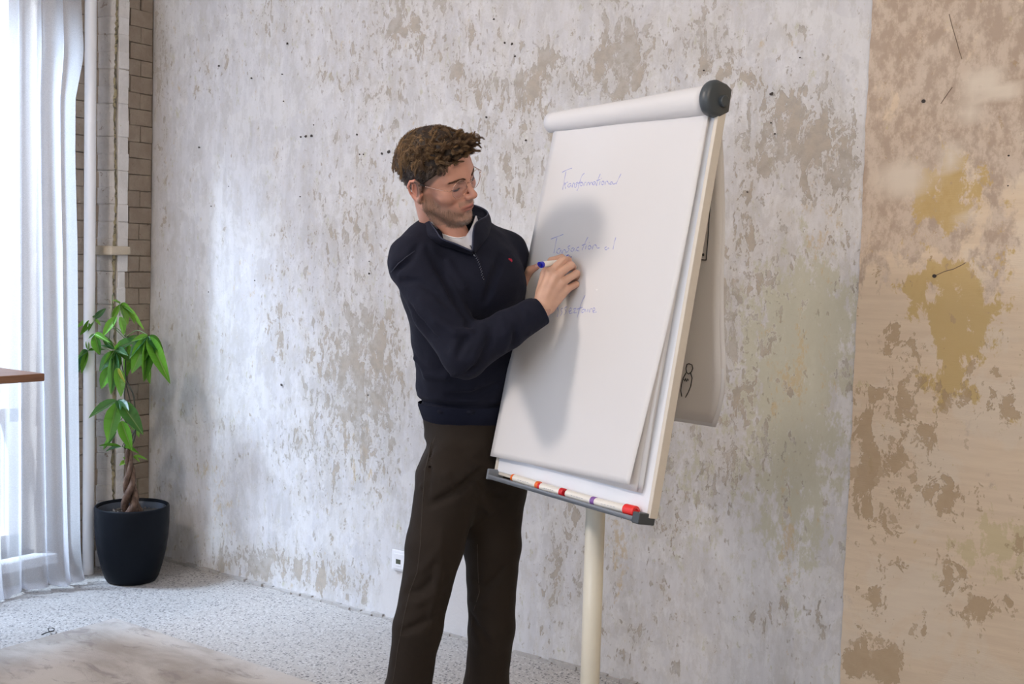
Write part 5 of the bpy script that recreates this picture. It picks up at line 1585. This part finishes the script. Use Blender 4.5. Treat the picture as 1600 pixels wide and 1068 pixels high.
# belt of the trousers under the hem
# shoes
M_SHOE = plain('dark_leather', (.02, .018, .017), .4)
for an in (ANR, ANL):
    def shoe(P, an=an):
        g = np.array([an[0], an[1], 0.])
        d = ell(P, g + TF * .06 + np.array([0, 0, .040]), (.142, .048, .044), (TF, TL, np.array([0, 0, 1.]))); d = smin(d, rc(P, g + np.array([0, 0, .05]), g + np.array([0, 0, .11]), .043, .046), .03)
        return smax(d, F32(.012) - P[:, 2], .004)
    g = np.array([an[0], an[1], .05]); v_, f_ = net(shoe, *bounds([g + TF * .21, g - TF * .09], .07), .006)
    so = keep(link('shoe', mesh_np('shoe', v_, f_), M_SHOE, None, True), man)
    so_ = MB(); rg = [(g + TF * (.06 + .150 * math.cos(t)) + TL * .050 * math.sin(t)) for t in np.linspace(0, 2 * math.pi, 33)[:-1]]
    so_.add([(p[0], p[1], 0.) for p in rg] + [(p[0], p[1], .016) for p in rg], [tuple(range(32))[::-1], tuple(range(32, 64))] + [(i, (i + 1) % 32, 32 + (i + 1) % 32, 32 + i) for i in range(32)])
    under(so_.build('sole', plain('rubber_sole', (.012, .012, .012), .7)), so)

# ================================================================== markers in the hands
pa_, pb_ = at(842.6, 413.8, 2.944), at(889.6, 408.4, 3.0530)
pd = (pb_ - pa_) / np.linalg.norm(pb_ - pa_); axp = frame(pd); Lp = np.linalg.norm(pb_ - pa_)
pen = empty('board_marker', tuple((pa_ + pb_) / 2), 'blue marker held in the right hand with its tip on the paper', 'marker')
m = MB(); m.lathe([(0, .013), (.0078, .013), (.0082, .015), (.0082, Lp - .030), (.0060, Lp - .020), (.0045, Lp - .010), (0, Lp - .010)], pa_, 24, axp); m.build('barrel', M_MARKER, pen)
# slanted blue end plug with a round recess
m = MB(); K = 24
for h0, r_ in ((.014, .0083), (.013, .0083)):
    for i in range(K): a = 2 * math.pi * i / K; m.v.append(tuple(pa_ + pd * h0 + (axp[0] * math.cos(a) + axp[1] * math.sin(a)) * r_))
for i in range(K):
    a = 2 * math.pi * i / K; o_ = (axp[0] * math.cos(a) + axp[1] * math.sin(a)) * .0080; m.v.append(tuple(pa_ + pd * (.004 + (o_ @ CD) * .55) + o_))
for j in range(2):
    for i in range(K): m.f.append((j * K + i, j * K + (i + 1) % K, (j + 1) * K + (i + 1) % K, (j + 1) * K + i))
m.f.append(tuple(range(2 * K, 3 * K))); m.build('end_plug', CAPS['blue'], pen)
m = MB(); m.lathe([(0, .0), (.0038, .0), (.0038, .006), (0, .006)], pa_ + pd * .0015, 16, axp); m.build('plug_recess', plain('recess_shade_blue', (.004, .004, .12), .4), pen)  # recess drawn as a disc, its shade put into the darker blue
m = MB(); m.lathe([(0, 0), (.0045, 0), (.0028, .008), (.0012, .0095), (0, .0095)], pb_ - pd * .010, 12, axp); m.build('tip', plain('ink_soaked_tip', (.01, .01, .12), .7), pen)
# second marker upright in the left hand behind the sheet edge
qa, qb = at(834.5, 382.5, 3.225), at(831.5, 432, 3.222); qd = (qb - qa) / np.linalg.norm(qb - qa); axq = frame(qd)
pen2 = empty('board_marker', tuple((qa + qb) / 2), 'marker with blue slanted end held upright by the left hand behind the sheet edge', 'marker')
m = MB()
for j, (h0, r_) in enumerate(((.018, .0083), (.014, .0083))):
    for i in range(K): a = 2 * math.pi * i / K; m.v.append(tuple(qa + qd * h0 + (axq[0] * math.cos(a) + axq[1] * math.sin(a)) * r_))
for i in range(K):
    a = 2 * math.pi * i / K; o_ = (axq[0] * math.cos(a) + axq[1] * math.sin(a)) * .0080; m.v.append(tuple(qa + qd * (.006 - (o_ @ CR) * .7) + o_))
for j in range(2):
    for i in range(K): m.f.append((j * K + i, j * K + (i + 1) % K, (j + 1) * K + (i + 1) % K, (j + 1) * K + i))
m.f.append(tuple(range(2 * K, 3 * K))); m.build('end_plug', CAPS['blue'], pen2)
m = MB(); Lq = np.linalg.norm(qb - qa); m.lathe([(0, .016), (.0082, .016), (.0082, Lq), (0, Lq)], qa, 24, axq); m.build('barrel', M_MARKER, pen2)


# ================================================================== potted money tree
PC = np.array([.318, -.330]); PD = proj(np.array([PC[0], PC[1], .5]))[2]
plant = empty('potted_plant', (PC[0], PC[1], 0), 'braided-trunk money tree with green palmate leaves in a black pot in the corner', 'plant')
n = N('matte_black_ceramic'); c = n.coords(); M_POT = n.fin((.006, .008, .012), n.step(n.noise(c, 30, 3), .3, .7, .40, .50), n.bump(n.noise(c, 60, 2), .03, .002), Specular_IOR_Level=.10)
rt = .163
mb = MB(); mb.lathe([(0, 0), (.100, 0), (.108, .003), (.118, .020), (.135, .075), (.150, .140), (.159, .205), (.163, .265), (.1635, .318), (.1635, .338), (.161, .345), (.156, .346), (.153, .342), (.152, .30), (.150, .26), (0, .26)], (PC[0], PC[1], 0), 72)
mb.build('pot', M_POT, plant, smooth=True)
mb = MB(); mb.lathe([(.146, .27), (.146, .330), (.149, .333), (.151, .330), (.1505, .28)], (PC[0], PC[1], 0), 60); o = mb.build('inner_pot', plain('dark_grey_liner', (.045, .055, .075), .35), plant, smooth=True)


def soil(u, v):
    a = 2 * math.pi * u; r = .146 * v; return (PC[0] + r * math.cos(a), PC[1] + r * math.sin(a), .300 + .006 * math.sin(r * 90 + a * 5) + random.uniform(-.003, .003) * v)


mb = MB(); mb.grid(soil, 48, 14); mb.build('soil', plain('dark_potting_soil', (.045, .036, .030), .95, .5, 90, .8), plant)
mb = MB()
for i in range(70):
    a = random.uniform(0, 6.28); r = .14 * math.sqrt(random.random()); s_ = random.uniform(.004, .008); c_ = np.array([PC[0] + r * math.cos(a), PC[1] + r * math.sin(a), .305])
    mb.add([c_ + np.array(q) * s_ * random.uniform(.7, 1.2) for q in ((1, 0, 0), (0, 1, 0), (-1, 0, 0), (0, -1, 0), (0, 0, 1), (0, 0, -1))], [(0, 1, 4), (1, 2, 4), (2, 3, 4), (3, 0, 4), (1, 0, 5), (2, 1, 5), (3, 2, 5), (0, 3, 5)])
o = mb.build('clay_pebble', plain('grey_bark_chips', (.16, .14, .13), .9, .3), plant); o['kind'] = 'stuff'


def pz(px, py, dd=0.0): return at(px, py, PD + dd)


# three braided trunks
n = N('braided_bark'); c = n.coords((1, 1, .35)); M_BARK = n.fin(n.mix(n.step(n.noise(c, 90, 6, .65), .35, .65), (.065, .036, .024), (.155, .098, .068)), .85, n.bump(n.noise(c, 130, 5), .6, .003))
base_c = np.array([PC[0], PC[1], .29]); top_c = pz(200, 700)
zt = top_c[2]; sway = [(np.array([PC[0], PC[1], .29])), pz(203, 770), pz(203, 735), top_c]
for k in range(3):
    pts = []; rs = []
    for i in range(40):
        t = i / 39; z = .285 + (zt - .285) * t
        cc = np.array([np.interp(z, [q[2] for q in sway], [q[0] for q in sway]), np.interp(z, [q[2] for q in sway], [q[1] for q in sway]), z])
        ph = 2 * math.pi * (k / 3 + 1.15 * t) + .5; rad = .026 * (1 - t) ** 1.6 + .0085
        pts.append(cc + np.array([math.cos(ph) * rad, math.sin(ph) * rad, 0])); rs.append((.0125 * (1 - t) + .0075) * (1 + .05 * math.sin(i * 2.1 + k)))
    mb = MB(); mb.tube(pts, rs, 12); mb.build('trunk', M_BARK, plant, smooth=True)
M_STEM = plain('green_stem', (.085, .15, .035), .5, .1); M_BSTEM = plain('dark_young_stem', (.04, .038, .022), .6, .1)
ZO = lambda x, y, dd=0.0: pz(100 + x / 3.956, 450 + y / 3.956, dd)
for pts, r0 in (([(375, 990), (385, 880), (385, 780), (372, 660), (375, 600), (340, 480), (315, 385)], .0042), ([(400, 1000), (425, 905), (445, 850), (420, 740), (400, 660), (375, 560), (350, 430)], .0040),
                ([(410, 990), (440, 900), (437, 730), (425, 650), (385, 560), (380, 470), (385, 300)], .0042)):
    P_ = spl([ZO(x, y, random.uniform(-.02, .02)) for x, y in pts], 40); mb = MB(); mb.tube(P_, list(np.linspace(r0, r0 * .55, 40)), 8); mb.build('stem', M_BSTEM, plant, smooth=True)

# leaf material: each leaf takes its own shade from a random value
def leaf_mat(name, a, b, rough=.38):
    n = N(name); oi = n.n('ShaderNodeObjectInfo'); c = n.coords(src='Generated'); sp = n.n('ShaderNodeSeparateXYZ'); n.l(c, sp.inputs[0])
    base = n.mix(oi.outputs['Random'], a, b); rib_ = n.step(n.math('ABSOLUTE', n.math('SUBTRACT', sp.outputs[1], .5)), .0, .045, 1, 0)
    wv = n.n('ShaderNodeTexWave'); n.l(n.coords((1, 1, 1), src='Generated'), wv.inputs[0]); wv.inputs['Scale'].default_value = 4.5; wv.inputs['Distortion'].default_value = .8
    base = n.mix(n.math('MULTIPLY', rib_, .45), base, (.36, .46, .16)); n.fin(base, rough, n.bump(wv.outputs[1], .18, .004))
    t = n.n('ShaderNodeBsdfTranslucent'); n.l(n.mix(.5, base, (.30, .55, .04)), t.inputs[0]); mx = n.n('ShaderNodeMixShader'); mx.inputs[0].default_value = .34
    n.l(n.b.outputs[0], mx.inputs[1]); n.l(t.outputs[0], mx.inputs[2]); n.l(mx.outputs[0], n.out.inputs[0]); return n.m


M_LEAF_D = leaf_mat('dark_green_leaf', (.018, .085, .012), (.040, .15, .022)); M_LEAF_M = leaf_mat('mid_green_leaf', (.075, .24, .022), (.13, .33, .04)); M_LEAF_L = leaf_mat('young_green_leaf', (.20, .42, .06), (.28, .50, .10))
M_LEAF_S = leaf_mat('bluish_glossy_leaf', (.035, .12, .055), (.06, .17, .08), .22); M_LEAF_Y = leaf_mat('yellowing_leaf', (.52, .50, .12), (.52, .50, .12))  # M_LEAF_S: bluer green with lower roughness


def leaf_mesh(name, droop, fold, curl):
    NU, NV = 18, 6; v = []; f = []
    for i in range(NU + 1):
        t = i / NU; w_ = (math.sin(math.pi * t ** .80) ** .85) * .5 * (1 - .12 * t) if 0 < t < 1 else 0.004
        for j in range(NV + 1):
            s_ = j / NV * 2 - 1; y = s_ * w_; z = -droop * t * t + fold * abs(s_) * w_ * 1.0 + .012 * math.sin(t * 30) * abs(s_) * w_ * 2; x = t - curl * t ** 3
            v.append((x, y, z))
    for i in range(NU):
        for j in range(NV): a = i * (NV + 1) + j; f.append((a, a + NV + 1, a + NV + 2, a + 1))
    me = bpy.data.meshes.new(name); me.from_pydata(v, [], f); me.update(); me.polygons.foreach_set('use_smooth', [True] * len(f)); return me


LM = {}
for mi, m_ in enumerate((M_LEAF_D, M_LEAF_M, M_LEAF_L, M_LEAF_S, M_LEAF_Y)):
    for s_, (a, b, c_) in enumerate(((.10, .35, .0), (.20, .22, .03), (.04, .5, .0))):
        me = leaf_mesh('leaf', a, b, c_); me.materials.append(m_); LM[mi, s_] = me


def leaf(p0, p1, wid, mi, facing=None):
    """leaflet from base to tip; wid = width / length"""
    p0 = np.array(p0); p1 = np.array(p1); x = p1 - p0; L = np.linalg.norm(x); x /= L
    z = (facing if facing is not None else (CAM - p0) / np.linalg.norm(CAM - p0) * .9 + np.array([0, 0, .55])) + np.array([random.uniform(-.35, .35) for _ in range(3)])
    z -= x * (z @ x); z /= np.linalg.norm(z); y = np.cross(z, x)
    o = bpy.data.objects.new('leaf', LM[mi, random.randrange(3)]); COL.objects.link(o)
    o.parent = plant; o.matrix_parent_inverse = Matrix.Translation(plant.location).inverted()
    wl = wid * L / .98; M_ = Matrix(((x[0] * L, y[0] * wl, z[0] * L, p0[0]), (x[1] * L, y[1] * wl, z[1] * L, p0[1]), (x[2] * L, y[2] * wl, z[2] * L, p0[2]), (0, 0, 0, 1)))
    o.matrix_basis = M_
    return o


D_, M_, L_, S_, Y_ = 0, 1, 2, 3, 4
CL = [  # cluster centre (zoomed photo coordinates), depth offset, leaflets (tip x, tip y, width, shade)
    ((315, 382), -.05, [(210, 515, .40, S_), (245, 470, .4, D_), (225, 350, .30, S_), (235, 300, .35, D_), (425, 470, .38, D_), (470, 310, .38, S_), (395, 415, .45, S_), (345, 500, .42, D_), (350, 330, .3, M_), (290, 660, .26, S_)]),
    ((305, 475), -.03, [(208, 628, .44, M_)]), ((325, 485), -.08, [(362, 665, .38, M_)]), ((300, 410), -.02, [(298, 480, .5, Y_)]), ((335, 490), -.09, [(380, 590, .18, Y_)]),
    ((520, 290), -.06, [(495, 580, .28, D_), (522, 598, .26, M_), (655, 588, .26, M_), (618, 405, .42, D_), (600, 520, .30, S_), (388, 420, .34, S_), (420, 320, .3, M_), (418, 525, .40, M_), (480, 400, .4, D_)]),
    ((180, 195), .04, [(75, 248, .26, L_), (98, 292, .30, M_), (195, 165, .30, S_), (262, 120, .35, S_), (228, 232, .34, L_), (150, 255, .3, M_), (130, 190, .25, L_)]),
    ((345, 98), .05, [(298, 190, .34, L_), (305, 70, .3, L_), (428, 155, .26, M_), (408, 225, .38, L_), (500, 262, .16, L_), (440, 220, .22, L_), (385, 130, .3, L_)]),
    ((330, 172), -.03, [(226, 298, .34, M_), (300, 235, .3, M_)]), ((345, 170), -.05, [(378, 290, .40, M_)]),
    ((190, 280), -.04, [(222, 415, .46, D_), (150, 310, .3, S_), (280, 330, .25, M_)]),
    ((150, 385), .02, [(58, 500, .36, M_), (62, 540, .25, S_), (108, 530, .26, M_), (88, 430, .34, S_), (240, 372, .14, D_), (140, 310, .30, M_), (105, 405, .3, D_)]),
    ((335, 690), -.06, [(148, 795, .30, S_), (258, 968, .36, M_), (490, 890, .38, D_), (400, 740, .4, S_), (345, 760, .5, S_)]),
    ((352, 812), -.08, [(420, 1005, .38, M_)]), ((330, 880), .02, [(240, 1000, .22, S_)]),
    ((360, 980), .0, [(208, 968, .14, D_), (240, 1000, .2, S_), (465, 1020, .16, M_)]), ((425, 1040), .03, [(515, 1055, .22, L_), (470, 1075, .3, L_)]),
    ((420, 790), .06, [(465, 920, .34, L_), (430, 880, .4, L_)]), ((390, 330), .06, [(440, 285, .3, D_), (330, 440, .3, M_), (470, 350, .3, M_), (385, 560, .3, M_)]),
    ((460, 370), .07, [(420, 470, .4, D_), (500, 470, .4, M_), (540, 400, .35, M_)]), ((390, 1075), .02, [(345, 1090, .5, L_), (365, 1045, .4, L_)]),
]
anchor = {0: (340, 480)}
for (cx, cy), dz, lf_ in CL:
    c0 = ZO(cx, cy, dz)
    for (tx, ty, w_, sh) in lf_:
        t1 = ZO(tx, ty, dz + random.uniform(-.05, .05) - .02); d = t1 - c0; leaf(c0 + d * .04, t1, w_, sh)
# leaf stalks
mb = MB(); nst = 0
for a, b, dz in (((345, 440), (315, 382), -.05), ((385, 300), (520, 290), -.06), ((380, 300), (270, 262), .0), ((385, 310), (345, 98), .05), ((385, 320), (180, 195), .04), ((350, 400), (190, 280), -.04),
                 ((340, 420), (150, 385), .02), ((385, 760), (335, 690), -.06), ((385, 850), (352, 812), -.08), ((385, 1000), (360, 980), 0), ((400, 1010), (425, 1040), .03), ((425, 720), (420, 790), .06),
                 ((385, 320), (460, 370), .07), ((345, 170), (345, 98), .0), ((300, 480), (315, 382), -.04), ((330, 485), (318, 390), -.07), ((298, 130), (300, 40), .02), ((280, 320), (298, 130), .02)):
    p, q = ZO(*a), ZO(*b, dz); mid = (p + q) / 2 + np.array([0, 0, .025])
    MB().tube(spl([p, mid, q], 9), .0018, 6).build('leaf_stalk', M_STEM if b[1] < 700 else M_BSTEM, plant, smooth=True)
